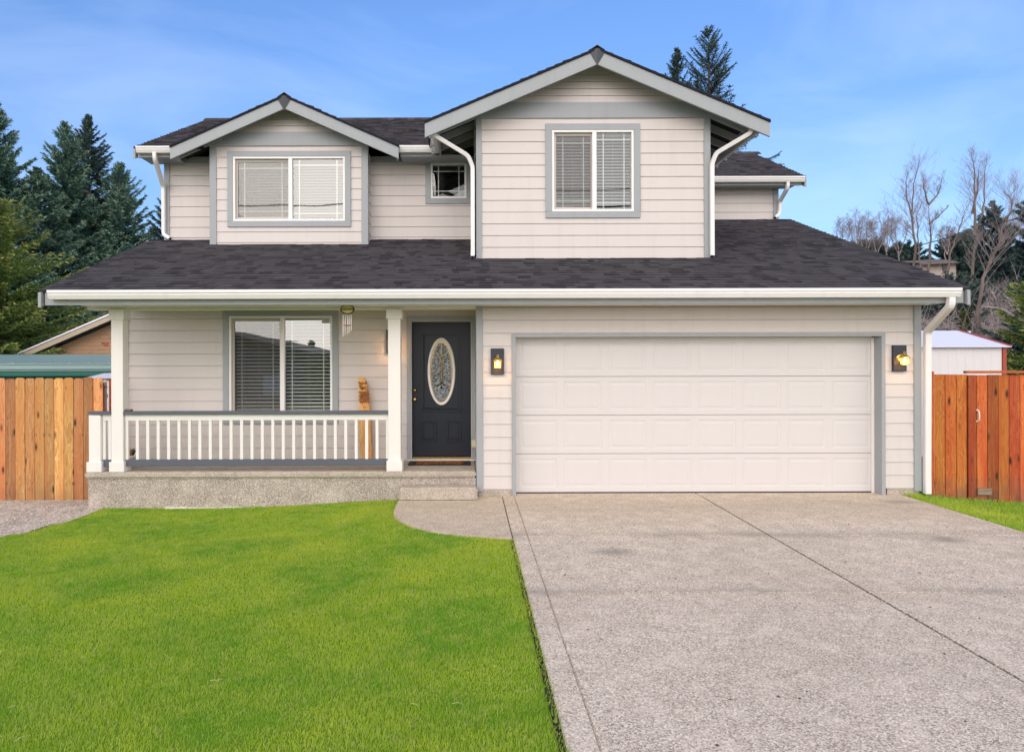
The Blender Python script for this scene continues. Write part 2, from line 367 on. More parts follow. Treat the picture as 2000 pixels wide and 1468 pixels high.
k = NT('grass_blade', .7, .06); v = k.coord(); t = k.attr()
n1 = k.noise(k.coord((.8,.9,1)), 1.3, 5, .6, .4); n2 = k.noise(v, 7, 4, .6)
c = k.mix(k.ramp(n1, [(.38, 0.0), (.64, 1.0)]), (.19,.48,.006), (.58,.71,.035))
c = k.mix(k.ramp(n2, [(.42, 0.0), (.72, .8)]), c, (.60,.70,.10))
c = k.mix(k.math('MULTIPLY', k.ramp(t, [(0, 0.0), (.9, .35), (.94, 1.0), (1, 1.0)]), .9), c, (.62,.58,.26))
c = k.mix(k.ramp(t, [(0, .4), (.3, 0.0)]), c, (.09,.24,.006))
k.color(c)
tl = k.n('ShaderNodeBsdfTranslucent'); k.l(c, tl.inputs[0]); ms = k.n('ShaderNodeMixShader'); ms.inputs[0].default_value = .45
k.l(k.b.outputs[0], ms.inputs[1]); k.l(tl.outputs[0], ms.inputs[2]); k.l(ms.outputs[0], k.t.nodes['Material Output'].inputs[0]); M['grass'] = k.m
k = NT('lawn_soil', .95, .1); v = k.coord(); k.color(k.mix(k.noise(v, 18, 5), (.09,.21,.008), (.24,.34,.03))); M['soil'] = k.m
k = NT('far_ground', .95, .1); v = k.coord(); k.color(k.mix(k.noise(v, .5, 6), (.030,.035,.014), (.09,.075,.045))); M['farground'] = k.m
k = NT('hillside', .95, .1); v = k.coord(); k.color(k.mix(k.noise(v, .35, 8, .7), (.012,.010,.010), (.06,.045,.040))); M['hill'] = k.m

# ------------------------------------------------------------------ ground
def grid(name, x0, x1, y0, y1, nx, ny, zf, mat, keep=None):
    vs = [(x0+(x1-x0)*i/nx, y0+(y1-y0)*j/ny, 0) for j in range(ny+1) for i in range(nx+1)]
    vs = [(x, y, zf(x, y)) for x, y, _ in vs]; fs = []
    for j in range(ny):
        for i in range(nx):
            a = j*(nx+1)+i; f = (a, a+1, a+nx+2, a+nx+1)
            if keep and not keep(sum(vs[q][0] for q in f)/4, sum(vs[q][1] for q in f)/4): continue
            fs.append(f)
    b = MB(); b.v = vs; b.f = fs; b.t = [0]*len(fs); return b.build(name, mat, smooth=True)
def sstep(a, b, x): t = max(0, min(1, (x-a)/(b-a))); return t*t*(3-2*t)
GROUND_Z = -.42
g = MB(); g.face([(-600,-300,GROUND_Z),(600,-300,GROUND_Z),(600,900,GROUND_Z),(-600,900,GROUND_Z)]); tag(g.build('ground', M['farground']), kind='structure')
DL, DR, DM = .455, 5.855, 3.12                            # driveway left, right, middle joint
def lawn_z(x, y):
    z = -.022-.06*sstep(DL-.1, -2.5, x)-.085*sstep(4.5, 9, y)*sstep(0, -4.5, x)
    z += .012*math.sin(x*1.9+1)*math.sin(y*1.3)*sstep(DL, -.4, x)
    return z
walk_edge = [(776,979),(770,990),(768,1000),(771,1006),(780,1013),(800,1023),(850,1037),(900,1043.5),(950,1048),(1000,1051)]
walk_pts = [(X(px, EYE*F/(py-VY)), EYE*F/(py-VY)) for px, py in walk_edge]
grav_edge = [(-8.5,6.9),(-6.6,7.28),(-5.6,7.52),(-5.24,7.66),(-5.06,7.95),(-4.98,8.35),(-4.95,8.7),(-4.95,9.25)]
def walk_y(x):   # lawn must stay below this y where the walkway lies
    if x > walk_pts[-1][0]: return walk_pts[-1][1]
    if x < min(p[0] for p in walk_pts): return 99
    c = [p for p in walk_pts[2:]]
    for (xa, ya), (xb, yb) in zip(c, c[1:]):
        if xa <= x <= xb: return ya+(yb-ya)*(x-xa)/(xb-xa+1e-9)
    return 99
def grav_y(x):
    if x > -4.95: return 99
    if x < -8.5: return 6.9
    for (xa, ya), (xb, yb) in zip(grav_edge, grav_edge[1:]):
        if xa <= x <= xb: return ya+(yb-ya)*(x-xa)/(xb-xa+1e-9)
    return 99
def on_lawn(x, y): return x < DL-.012+.008*math.sin(y*9)*math.sin(y*23) and y < min(walk_y(x), grav_y(x), 9.23)
tag(grid('lawn', -14, DL, -6, 9.25, 140, 120, lawn_z, M['soil']), kind='structure')
def gz(x, y): return -.165 if x < -4.9 else -.3
g = grid('gravel_path', -14, -4.6, 6.7, 9.95, 60, 40, lambda x, y: lawn_z(x, min(y, 9.2))+.014, M['gravel'], keep=lambda x, y: y > grav_y(min(x, -4.96))-.02 and (x < -4.95))
tag(g, kind='structure')
# loose stones on the gravel
def stones(n, x0, x1, y0, y1, zf, ok, r0, r1):
    V = []
    base = np.array([(1,0,0),(0,1,0),(-1,0,0),(0,-1,0),(0,0,1)])*1.0
    tris = [(0,1,4),(1,2,4),(2,3,4),(3,0,4)]
    while len(V) < n*4:
        x, y = random.uniform(x0, x1), random.uniform(y0, y1)
        if not ok(x, y): continue
        r = random.uniform(r0, r1); a = random.uniform(0, 6.3); ca, sa = math.cos(a), math.sin(a)
        s = np.array([r*random.uniform(.7,1.3), r*random.uniform(.6,1), r*random.uniform(.4,.8)])
        p = base*s; q = np.stack([p[:,0]*ca-p[:,1]*sa, p[:,0]*sa+p[:,1]*ca, p[:,2]], 1)+np.array([x, y, zf(x, y)])
        for t in tris: V.append(q[list(t)])
    return np.array(V)
V = stones(16000, -8.6, -4.97, 6.95, 9.8, lambda x, y: lawn_z(x, min(y, 9.2))+.012, lambda x, y: y > grav_y(x)+random.uniform(-.03,.03), .005, .016)
tag(npmesh('gravel', V, 3, M['gravel'], tint=rng.random(len(V))), 'pale crushed gravel beside the lawn below the light cedar fence', 'gravel', kind='stuff')

# concrete slabs with real joints
def slab(poly, zt, zb, mb): mb.prism(poly, zb, zt, 'z')
b = MB(); j = .006
ys = [-6, -2.4, .4, 5.33, 7.08, 9.405]
def ragged(n=60):
    return [DM+random.uniform(-.006,.006) for _ in range(n)]
for (xa, xb) in ((DL+.155+.0012, DM-.006), (DM+.006, DR)):
    for i in range(len(ys)-1):
        if i >= 4: y0, y1 = ys[i]+.0022, ys[i+1]-.0022
        else: y0, y1 = ys[i]+.0022, ys[i+1]-.0022
        b.box(xa, xb, y0, y1, -.12, 0)
# border strip along the lawn, in longer pieces
for (y0, y1) in ((-6, .4), (.4, 7.08), (7.08, 9.405)): b.box(DL, DL+.155-.0012, y0+.003, y1-.003, -.12, .0)
tag(b.build('driveway', M['drive'], bevel=.006, segs=2), kind='structure')
b = MB(); b.box(DL-.035, DR-.02, -6, 9.18, -.30, -.012); k = NT('joint_soil', .95, .1); k.color((.035,.030,.024)); tag(b.build('joint_bed', k.m), kind='structure')  # dark soil showing in the slab joints and along the lawn edge
# moss and grit along the middle joint
V = stones(2600, DM-.03, DM+.03, 2.2, 9.1, lambda x, y: -.006, lambda x, y: abs(x-DM) < .012+.012*math.sin(y*7)**2*random.random(), .003, .009)
tag(npmesh('joint_grit', V, 3, M['dirt'], tint=rng.random(len(V))), 'dark grit and moss packed along the long joint of the driveway', 'grit', kind='stuff')
# small fallen bits on the slab
V = stones(110, .7, 5.7, 2.8, 8.9, lambda x, y: 0.0, lambda x, y: True, .004, .013); k = NT('litter', .9); k.color(k.mix(k.noise(k.coord(), 3), (.03,.022,.015), (.22,.10,.04)))
tag(npmesh('leaf_litter', V, 3, k.m, tint=rng.random(len(V))), 'tiny dark leaf scraps and grit scattered over the driveway', 'litter', kind='stuff')
b = MB(); poly = [(DL-.008, 9.19), (-.92, 9.19)]+[p for p in walk_pts]; poly[-1] = (DL-.008, walk_pts[-1][1])
b.prism(poly, -.10, 0, 'z'); tag(b.build('walkway', M['walk'], bevel=.008, segs=2), kind='structure')

# right grass strip
def rz(x, y): return -.03-.05*sstep(DR, 6.5, x)-.09*sstep(6.3, 8, x)
tag(grid('verge', DR, 14, -6, 10.5, 60, 80, rz, M['soil']), kind='structure')

def blades(name, n, x0, x1, y0, y1, ok, zf, h0, h1, w0, w1, label, cat, far=1.0):
    xs = rng.uniform(x0, x1, n*3); ysr = y0+(y1-y0)*rng.random(n*3)**far
    P = [(x, y, zf(x, y)) for x, y in zip(xs, ysr) if ok(x, y)][:n]; P = np.array(P); n = len(P)
    clump = np.sin(P[:,0]*3.1+np.sin(P[:,1]*2.3)*2)*np.sin(P[:,1]*4.3+P[:,0])*.25+1
    h = rng.uniform(h0, h1, n)*clump; wd = rng.uniform(w0, w1, n)*(1+.10*np.maximum(P[:,1]-4, 0))
    a = rng.uniform(0, 2*np.pi, n); lean = rng.uniform(.1, .95, n)*h; la = rng.normal(.6, 1.5, n)
    side = np.stack([np.cos(a), np.sin(a), np.zeros(n)], 1)*wd[:,None]/2
    ld = np.stack([np.cos(la), np.sin(la), np.zeros(n)], 1)*lean[:,None]
    up = np.array([0,0,1])
    B0, B1 = P-side, P+side
    Mx = P+up*(h*.6)[:,None]+ld*.35; M0, M1 = Mx-side*.8, Mx+side*.8
    T = P+up*(h*np.sqrt(np.clip(1-(lean/h)**2*.6, .2, 1)))[:,None]+ld
    quads = np.stack([B0, B1, M1, M0], 1); tris = np.stack([M0, M1, T, T+side*.02], 1)
    t = rng.random(n); V = np.concatenate([quads, tris]); tt = np.concatenate([t, t])
    return tag(npmesh(name, V, 4, M['grass'], tint=tt), label, cat, kind='stuff')
fr = lambda x, y: abs(x-.3) < .80*y+.6 or (abs(x-.3) < .80*y+4.2 and (x*7919 % 1.0) < .8)
blades('grass', 540000, -10.5, DL+.004, 2.5, 9.23, lambda x, y: fr(x, y) and on_lawn(x, y), lawn_z, .012, .030, .0026, .0044, 'short bright green lawn grass in front of the porch', 'grass', 1.15)
def wisps(n):
    x = rng.uniform(-6.5, .3, n*2); y = rng.uniform(3.0, 8.6, n*2); ok = [on_lawn(a, b) for a, b in zip(x, y)]; x, y = x[ok][:n], y[ok][:n]; n = len(x)
    a = rng.uniform(0, 6.28, n); l = rng.uniform(.02, .07, n); z = np.array([lawn_z(p, q) for p, q in zip(x, y)])+rng.uniform(.012, .026, n)
    d = np.stack([np.cos(a), np.sin(a), rng.uniform(-.1, .25, n)], 1); w_ = np.stack([-np.sin(a), np.cos(a), np.zeros(n)], 1)*.0013; w_[:, 2] = .001
    p = np.stack([x, y, z], 1); m = p+d*(l*.5)[:, None]+w_*1.5; e = p+d*l[:, None]-np.array([0, 0, .01])
    V = np.concatenate([np.stack([p-w_, p+w_, m+w_, m-w_], 1), np.stack([m-w_, m+w_, e+w_*.5, e-w_*.5], 1)])
    tag(npmesh('dry_clippings', V, 4, M['straw'], tint=rng.random(len(V))), 'pale dry grass clippings scattered over the lawn', 'clippings', kind='stuff')
k = NT('dry_straw', .8, .1); k.color(k.mix(k.noise(k.coord(), 40), (.36,.36,.13), (.56,.54,.28))); M['straw'] = k.m
wisps(320)
blades('grass', 60000, DR+.01, 11.5, 4.2, 9.28, lambda x, y: y < 9.28 and fr(x, y), rz, .03, .08, .004, .007, 'rough green grass between the driveway edge and the red cedar fence', 'grass')
blades('grass', 900, DL-.03, DL+.015, 2.6, 7.0, lambda x, y: True, lambda x, y: -.02, .02, .05, .003, .005, 'ragged grass fringe creeping over the driveway edge strip', 'grass')

# ------------------------------------------------------------------ the house
house = empty('house', (0, 0, 0), 'two storey cream house with grey trim, dark shingle roofs, covered porch and wide garage door', 'house')
YG, YB, YL, YM, YD, YR = 9.24, 10.2, 8.62, 11.6, 11.25, 13.4
GAP = .0055
def siding(x0, x1, z0, z1, y, phase, expo=.1757, holes=(), name='wall', clips=(), face='front', depth=.0095, mat=None):
    """lap boards; face 'front' looks to -Y at depth y, 'left'/'right' look along X with x0,x1 = the Y range and y = the X plane"""
    b = MB()
    k0 = math.floor((z0-phase)/expo+1e-6); k1 = math.ceil((z1-phase)/expo-1e-6)
    def pt(u, z, off):
        if face == 'front': return (u, y-off, z)
        return (y-off, u, z) if face == 'left' else (y+off, u, z)
    for k in range(k0, k1):
        ra, rb = phase+k*expo, phase+(k+1)*expo; a, bb = max(ra, z0), min(rb, z1)
        if bb-a < 1e-4: continue
        cuts = sorted({a, bb, *[h[2] for h in holes if a < h[2] < bb], *[h[3] for h in holes if a < h[3] < bb]})
        for za, zb in zip(cuts, cuts[1:]):
            zm = (za+zb)/2; seg = [(x0, x1)]
            for h in holes:
                if h[2] < zm < h[3]:
                    ns_ = []
                    for s0, s1 in seg:
                        if h[1] <= s0 or h[0] >= s1: ns_.append((s0, s1)); continue
                        if h[0] > s0: ns_.append((s0, h[0]))
                        if h[1] < s1: ns_.append((h[1], s1))
                    seg = ns_
            oa = .004+depth*(1-(za-ra)/expo); ob = .004+depth*(1-(zb-ra)/expo)
            for s0, s1 in seg:
                zt_ = zb-(GAP if abs(zb-rb) < 1e-6 else 0)
                b.face([pt(s0, za, oa), pt(s1, za, oa), pt(s1, zt_, ob), pt(s0, zt_, ob)])
                if zt_ < zb:      # the open shadow gap under the next board
                    b.face([pt(s0, zt_, ob), pt(s1, zt_, ob), pt(s1, zt_, -.010), pt(s0, zt_, -.010)]); b.face([pt(s0, zt_, -.010), pt(s1, zt_, -.010), pt(s1, zb, -.010), pt(s0, zb, -.010)])
                    b.face([pt(s0, zb, 0), pt(s1, zb, 0), pt(s1, zb, -.010), pt(s0, zb, -.010)])
                if za == a: b.face([pt(s0, za, oa), pt(s0, za, 0), pt(s1, za, 0), pt(s1, za, oa)])
                b.face([pt(s0, za, -.012), pt(s0, zb, -.012), pt(s1, zb, -.012), pt(s1, za, -.012)])
    o = b.build(name, mat or M['siding'], house, clips=clips)
    # keep each quad's own outward side
    return o

# window rectangles: outer trim and frame from the photograph, at their wall's depth
def rect(px0, px1, py0, py1, Y): return (X(px0, Y), X(px1, Y), Z(py1, Y), Z(py0, Y))
W1t, W1 = rect(446.4, 686.4, 295, 442.6, YD), rect(456.8, 675.2, 305.5, 431.5, YD)
W2t, W2 = rect(1066, 1250.4, 243.4, 426.7, 10.25), rect(1078.8, 1238.3, 255.3, 414.4, 10.25)
W3t, W3 = rect(832, 922.5, 308.2, 398.5, YM), rect(842.3, 912, 318.7, 388, YM)
W4t, W4 = rect(437, 661, 604, 826, YB), rect(448.2, 649.8, 616, 814.5, YB)
DOOR = (X(804, YB), X(920, YB), .355, Z(628, YB))
GD = (.638, 5.573, 0, 2.143)

# walls
siding(X(943, YG), X(1783, YG), .09, 2.62, YG, .09, holes=[(GD[0], GD[1], -1, GD[3])])
siding(-5.09, .11, .34, 2.66, YB, .184, holes=[W4, (DOOR[0], DOOR[1], 0, DOOR[3])])
siding(.13, 3.63, 3.30, 5.47, 10.25, 3.355, holes=[W2])
c0 = (X(1165, 9.9), 0, 0)
sl5 = .421; apx, apz = 1.88, 6.33
siding(.10, 3.66, 5.68, 6.34, 10.25, 5.694, .106, clips=[((apx, 0, apz-.02), (sl5, 0, 1)), ((apx, 0, apz-.02), (-sl5, 0, 1))])
siding(-4.22, -1.67, 3.66, 5.39, YD, 3.787, holes=[W1])
sl4 = .4416; a4x, a4z = -2.94, 6.10
siding(-4.22, -1.67, 5.59, 6.08, YD, 5.60, .106, clips=[((a4x, 0, a4z-.04), (sl4, 0, 1)), ((a4x, 0, a4z-.04), (-sl4, 0, 1))])
siding(-5.13, .2, 3.80, 5.30, YM, 3.934, holes=[W3])
siding(3.6, 6.06, 4.45, 5.3, YR, 4.56)
siding(YD, YM, 3.7, 5.3, -1.663, 3.787, face='right')       # right cheek of the small gable bay
siding(YD, YM, 3.7, 5.3, -4.228, 3.787, face='left')
siding(10.25, 13.4, 3.3, 5.5, 3.629, 3.355, face='right')
siding(10.25, 11.6, 3.3, 5.5, .112, 3.355, face='left')
siding(YG, 18, .09, 2.62, 6.11, .09, face='right')
siding(YB, 17.5, .1, 2.70, -5.09, .184, face='left')
siding(YM, 17.5, 3.6, 5.4, -5.13, 3.934, face='left')
siding(YR, 17.6, 4.3, 5.4, 6.06, 4.56, face='right')
siding(YG+.02, YB, .3, 2.62, .112, .184, face='left', depth=.008)   # return beside the front door
b = MB()   # gable end fills of the lower and upper roofs, and the back wall
for xx, ya, yb, yr, zr, ze in ((6.10, YG, 17.6, 13.4, 4.50, 2.6), (6.05, YR, 17.4, 15.38, 6.35, 5.3), (-5.12, YM, 16.8, 14.16, 6.7, 5.3)):
    b.prism([(ya, ze), (yb, ze), (yr, zr)], xx-.02, xx, 'x')
b.prism([(YB, 2.6), (YM, 2.6), (YM, 3.72), (YB, 3.2)], -5.11, -5.08, 'x')
b.box(-5.05, 6.05, 17.6, 17.7, -.3, 5.3)
b.build('gable_wall', M['siding'], house)
b = MB(); b.box(.128, GD[0]-.04, YG-.002, YG+.2, -.05, .088); b.box(GD[1]+.09, 6.09, YG-.002, YG+.2, -.1, .088); b.box(6.0, 6.098, YG+.2, 17.5, -.4, .088); b.box(-5.08, -5.0, 10.3, 17.5, -.4, .1)
b.build('foundation', M['porchtop'], house)

# grey trim: corner boards, bands
def trimbox(name, *boxes, mat=None, bevel=.003):
    b = MB()
    for q in boxes: b.box(*q)
    return b.build(name, mat or M['trim'], house, bevel=bevel)
trimbox('corner_board', (X(930, YG), X(943, YG), YG-.032, YG+.09, .06, 2.60))
trimbox('corner_board', (X(1783, YG), X(1797, YG), YG-.032, YG+.09, .05, 2.60))
trimbox('corner_board', (X(930.5, 10.25), X(942, 10.25), 10.218, 10.34, 3.33, 5.50))
trimbox('corner_board', (X(1375, 10.25), X(1387.5, 10.25), 10.218, 10.34, 3.33, 5.50))
trimbox('corner_board', (-4.25, X(424.5, YD), YD-.03, YD+.07, 3.70, 5.39))
trimbox('corner_board', (X(707.3, YD), -1.643, YD-.03, YD+.07, 3.70, 5.39))
trimbox('corner_board', (-5.155, X(333, YM), YM-.03, YM+.07, 3.84, 5.28))
trimbox('corner_board', (X(1510, YR), 6.085, YR-.03, YR+.07, 4.42, 5.28))
trimbox('corner_board', (-5.115, X(251.5, YB), YB-.028, YB+.07, .34, 2.62))
# wide bands under the gables, cut to the roof slope
b = MB(); b.box(.10, 3.66, 10.222, 10.27, 5.459, 5.694); b.build('gable_band', M['trim'], house, clips=[((apx, 0, apz-.03), (sl5, 0, 1)), ((apx, 0, apz-.03), (-sl5, 0, 1))])
b = MB(); b.box(-4.24, -1.655, YD-.028, YD+.02, 5.374, 5.60); b.build('gable_band', M['trim'], house, clips=[((a4x, 0, a4z-.05), (sl4, 0, 1)), ((a4x, 0, a4z-.05), (-sl4, 0, 1))])
b = MB(); b.box(3.58, 6.08, YR-.02, YR+.02, 5.2, 5.30); b.box(-5.13, .12, YM-.02, YM+.02, 5.19, 5.30); b.build('frieze_board', M['trim'], house)
# flashing at wall feet
b = MB(); b.box(.10, 3.66, 10.20, 10.25, 3.30, 3.352); b.box(-4.24, -1.65, 11.2, YD, 3.66, 3.725); b.box(-1.65, .12, 11.55, YM, 3.82, 3.872); b.box(-5.3, -4.24, 11.55, YM, 3.82, 3.872); b.box(3.6, 6.3, 13.35, YR, 4.48, 4.545)
b.build('flashing', M['edge'], house)
b = MB(); b.box(-5.44, -5.12, 11.58, 11.66, 3.87, 3.885); b.build('ridge_flashing', M['steel'], house)

# -------- windows
def window(wall_y, t, f, kind, glassm, muntin=False, blind=None, slat_gap=.034, open_dark=False, label=None):
    root = empty('window', (0,0,0)); root.parent = house
    if label: root['label'] = label
    tw_l, tw_r = f[0]-t[0], t[1]-f[1]
    yf = wall_y-.034
    b = MB(); b.box(t[0], t[1], yf, wall_y+.01, f[3], t[3]); b.box(t[0], t[1], yf, wall_y+.01, t[2], f[2])
    b.box(t[0], f[0], yf, wall_y+.01, f[2], f[3]); b.box(f[1], t[1], yf, wall_y+.01, f[2], f[3])
    o = b.build('window_trim', M['trim'], root, bevel=.0025)
    fw = .034
    b = MB(); y0, y1 = wall_y-.026, wall_y+.08
    b.box(f[0], f[1], y0, y1, f[3]-fw, f[3]); b.box(f[0], f[1], y0-.006, y1, f[2], f[2]+fw); b.box(f[0], f[0]+fw, y0, y1, f[2]+fw, f[3]-fw); b.box(f[1]-fw, f[1], y0, y1, f[2]+fw, f[3]-fw)
    b.build('window_frame', M['vinyl'], root, bevel=.003)
    gx0, gx1, gz0, gz1 = f[0]+fw, f[1]-fw, f[2]+fw, f[3]-fw
    lights = []
    if kind == 'slider':
        mid = (f[0]+f[1])/2; mw = .045
        b = MB(); b.box(mid-.01, mid+mw+.01, y0+.002, y1-.01, gz0, gz1); b.build('mullion', M['vinyl'], root, bevel=.003)
        sw = .042
        b = MB(); sy0, sy1 = wall_y+.022, wall_y+.05       # operable left sash, set back, with its insect screen frame
        b.box(gx0+.003, mid-.012, sy0, sy1, gz1-sw, gz1-.004); b.box(gx0+.003, mid-.012, sy0, sy1, gz0+.004, gz0+sw)
        b.box(gx0+.003, gx0+sw*.8, sy0, sy1, gz0+sw, gz1-sw); b.box(mid-.012-sw*.35, mid-.012, sy0, sy1, gz0+sw, gz1-sw)
        b.build('sash', M['sash'], root, bevel=.002)
        lights = [(gx0+sw*.8, mid-.012-sw*.35, gz0+sw, gz1-sw, wall_y+.04), (mid+mw+.012, gx1, gz0, gz1, wall_y+.012)]
    else: lights = [(gx0, gx1, gz0, gz1, wall_y+.02)]
    for li, (a, c, d, e, gy) in enumerate(lights):
        if kind == 'slider' and li == 0:
            ib = MB(); ib.face([(a, gy-.012, d), (c, gy-.012, d), (c, gy-.012, e), (a, gy-.012, e)]); ib.build('insect_screen', M['screen'], root)
        gb = MB(); gb.face([(a, gy, d), (c, gy, d), (c, gy, e), (a, gy, e)]); gb.build('pane', glassm, root)
        if muntin:
            mb = MB(); wdt = .0075
            ix = .105 if kind == 'slider' else .095
            for q in (a+ix, c-ix): mb.box(q-wdt, q+wdt, gy+.003, gy+.009, d, e)
            if muntin == 'full':
                for q in (d+.10, e-.10):
                    for (u0, u1) in ((a, a+ix-wdt-.001), (a+ix+wdt+.001, c-ix-wdt-.001), (c-ix+wdt+.001, c)): mb.box(u0, u1, gy+.003, gy+.009, q-wdt, q+wdt)
            mb.build('muntin', M['vinyl'], root)
        if blind:
            sb = MB(); zz = e-.03; ang, bm_ = blind; k_ = 0
            gap = slat_gap; dw = .026
            while zz > d+.02:
                dy, dz = dw*math.cos(ang), dw*math.sin(ang); yc = gy+.10
                sag = random.uniform(-.001, .001)
                sb.prism([(yc-dy, zz-dz+sag), (yc-dy, zz-dz+.0022+sag), (yc+dy, zz+dz+.0022+sag), (yc+dy, zz+dz+sag)], a-.01, c+.01, 'x')
                zz -= gap
            sb.box(a-.01, c+.01, gy+.08, gy+.13, e-.022, e+.05)
            for q in (a+.12, (a+c)/2, c-.12): sb.tube([(q, gy+.075, d), (q, gy+.075, e)], .0015, 4)
            sb.build('blind', bm_, root)
    # the room behind
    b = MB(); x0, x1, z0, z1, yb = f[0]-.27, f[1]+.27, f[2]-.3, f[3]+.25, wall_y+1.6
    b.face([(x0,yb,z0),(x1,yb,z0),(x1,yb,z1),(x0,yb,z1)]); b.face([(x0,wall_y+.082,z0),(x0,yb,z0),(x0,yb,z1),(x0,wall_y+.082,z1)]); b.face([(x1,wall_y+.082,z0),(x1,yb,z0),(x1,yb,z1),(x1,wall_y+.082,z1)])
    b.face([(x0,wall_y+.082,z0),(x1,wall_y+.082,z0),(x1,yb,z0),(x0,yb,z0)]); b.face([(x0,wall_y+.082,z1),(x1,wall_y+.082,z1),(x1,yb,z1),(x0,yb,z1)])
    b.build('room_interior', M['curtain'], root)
    return root, lights
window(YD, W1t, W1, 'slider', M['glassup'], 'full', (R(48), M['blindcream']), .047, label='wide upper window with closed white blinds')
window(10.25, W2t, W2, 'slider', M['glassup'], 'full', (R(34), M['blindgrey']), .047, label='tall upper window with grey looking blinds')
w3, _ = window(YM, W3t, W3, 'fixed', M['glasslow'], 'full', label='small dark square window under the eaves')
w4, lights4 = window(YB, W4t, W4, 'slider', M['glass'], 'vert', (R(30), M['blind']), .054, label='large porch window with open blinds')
b = MB(); a, c, d, e, gy = lights4[1]; b.box(c-.13, c-.005, gy-.004, gy-.001, e-.075, e-.01); b.build('sticker', M['whitemetal'], w4)
b = MB()
for i in range(3): b.box(c-.122+.006*i, c-.02, gy-.006, gy-.0045, e-.068+.018*i, e-.060+.018*i)
b.build('sticker_print', M['dark'], w4)
b = MB(); b.tube([(W3[0]+.062, YM+.10, W3[2]+.09), (W3[0]+.06, YM+.10, W3[2]+.22), (W3[0]+.055, YM+.10, W3[2]+.30)], [.02,.022,.014], 8); b.build('bottle', M['vinyl'], w3, smooth=True)
b = MB(); b.add([(W3[1]-.35, YM+.25, W3[2]+.03), (W3[1]-.03, YM+.25, W3[2]+.03), (W3[1]-.03, YM+.28, W3[2]+.22), (W3[1]-.16, YM+.27, W3[2]+.15), (W3[1]-.03, YM+.45, W3[2]+.05)], [(0,1,2,3), (3,2,4), (0,3,4), (0,4,1)]); b.build('folded_cloth', M['white'], w3)

# -------- roofs
def roof(name, O, U, Vv, ulen, vlen, expo=.137, clips=(), thick=.03):
    """shingle field: O eave corner, U unit vector along the eave, Vv unit vector up the slope"""
    O, U, Vv = Vector(O), Vector(U).normalized(), Vector(Vv).normalized(); N = U.cross(Vv).normalized()
    if N.z < 0: N = -N
    b = MB()
    # sheathing with dark edge
    c = [O, O+U*ulen, O+U*ulen+Vv*vlen, O+Vv*vlen]
    lo = [p-N*thick for p in c]; hi = [p-N*.004 for p in c]
    b.add(lo+hi, [(0,1,2,3),(4,7,6,5),(0,4,5,1),(1,5,6,2),(2,6,7,3),(3,7,4,0)], 0)
    rows = int(math.ceil(vlen/expo))
    for r in range(rows):
        v0 = r*expo; v1 = min(v0+expo+.012, vlen); u = -random.uniform(0, .2)
        while u < ulen:
            wd = random.choice((.08,.11,.14,.17,.22)); ua, ub = max(u, 0), min(u+wd, ulen); u += wd
            if ub-ua < .01: continue
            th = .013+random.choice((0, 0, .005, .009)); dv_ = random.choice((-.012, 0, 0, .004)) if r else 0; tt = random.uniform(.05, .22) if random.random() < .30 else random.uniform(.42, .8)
            p = [O+U*ua+Vv*(v0+dv_), O+U*ub+Vv*(v0+dv_), O+U*ub+Vv*v1, O+U*ua+Vv*v1]
            q = [p[0]+N*th, p[1]+N*th, p[2]+N*.001, p[3]+N*.001]
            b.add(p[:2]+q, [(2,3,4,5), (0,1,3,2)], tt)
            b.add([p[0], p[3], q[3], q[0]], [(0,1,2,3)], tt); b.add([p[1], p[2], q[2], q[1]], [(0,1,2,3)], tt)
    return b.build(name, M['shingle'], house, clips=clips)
def slopev(s, dx=0, dy=1): n = math.sqrt(1+s*s); return (dx/n, dy/n, s/n), n
v_, n_ = slopev(.39)
RX0, RX1 = -5.42, 6.33
ZE = 2.725
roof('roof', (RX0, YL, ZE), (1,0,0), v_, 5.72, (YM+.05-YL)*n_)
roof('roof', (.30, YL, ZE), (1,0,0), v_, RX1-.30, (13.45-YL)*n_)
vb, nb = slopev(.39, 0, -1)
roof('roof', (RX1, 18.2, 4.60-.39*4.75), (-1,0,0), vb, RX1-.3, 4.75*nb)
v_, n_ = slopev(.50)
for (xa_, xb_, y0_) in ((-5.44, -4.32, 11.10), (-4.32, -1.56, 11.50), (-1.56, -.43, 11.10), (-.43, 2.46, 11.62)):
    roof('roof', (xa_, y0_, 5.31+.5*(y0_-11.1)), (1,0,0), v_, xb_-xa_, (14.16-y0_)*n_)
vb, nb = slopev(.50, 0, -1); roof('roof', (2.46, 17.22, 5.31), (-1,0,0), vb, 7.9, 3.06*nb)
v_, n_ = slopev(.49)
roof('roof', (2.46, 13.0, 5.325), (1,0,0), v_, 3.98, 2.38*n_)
vb, nb = slopev(.49, 0, -1); roof('roof', (6.44, 17.76, 5.325), (-1,0,0), vb, 3.98, 2.38*nb)
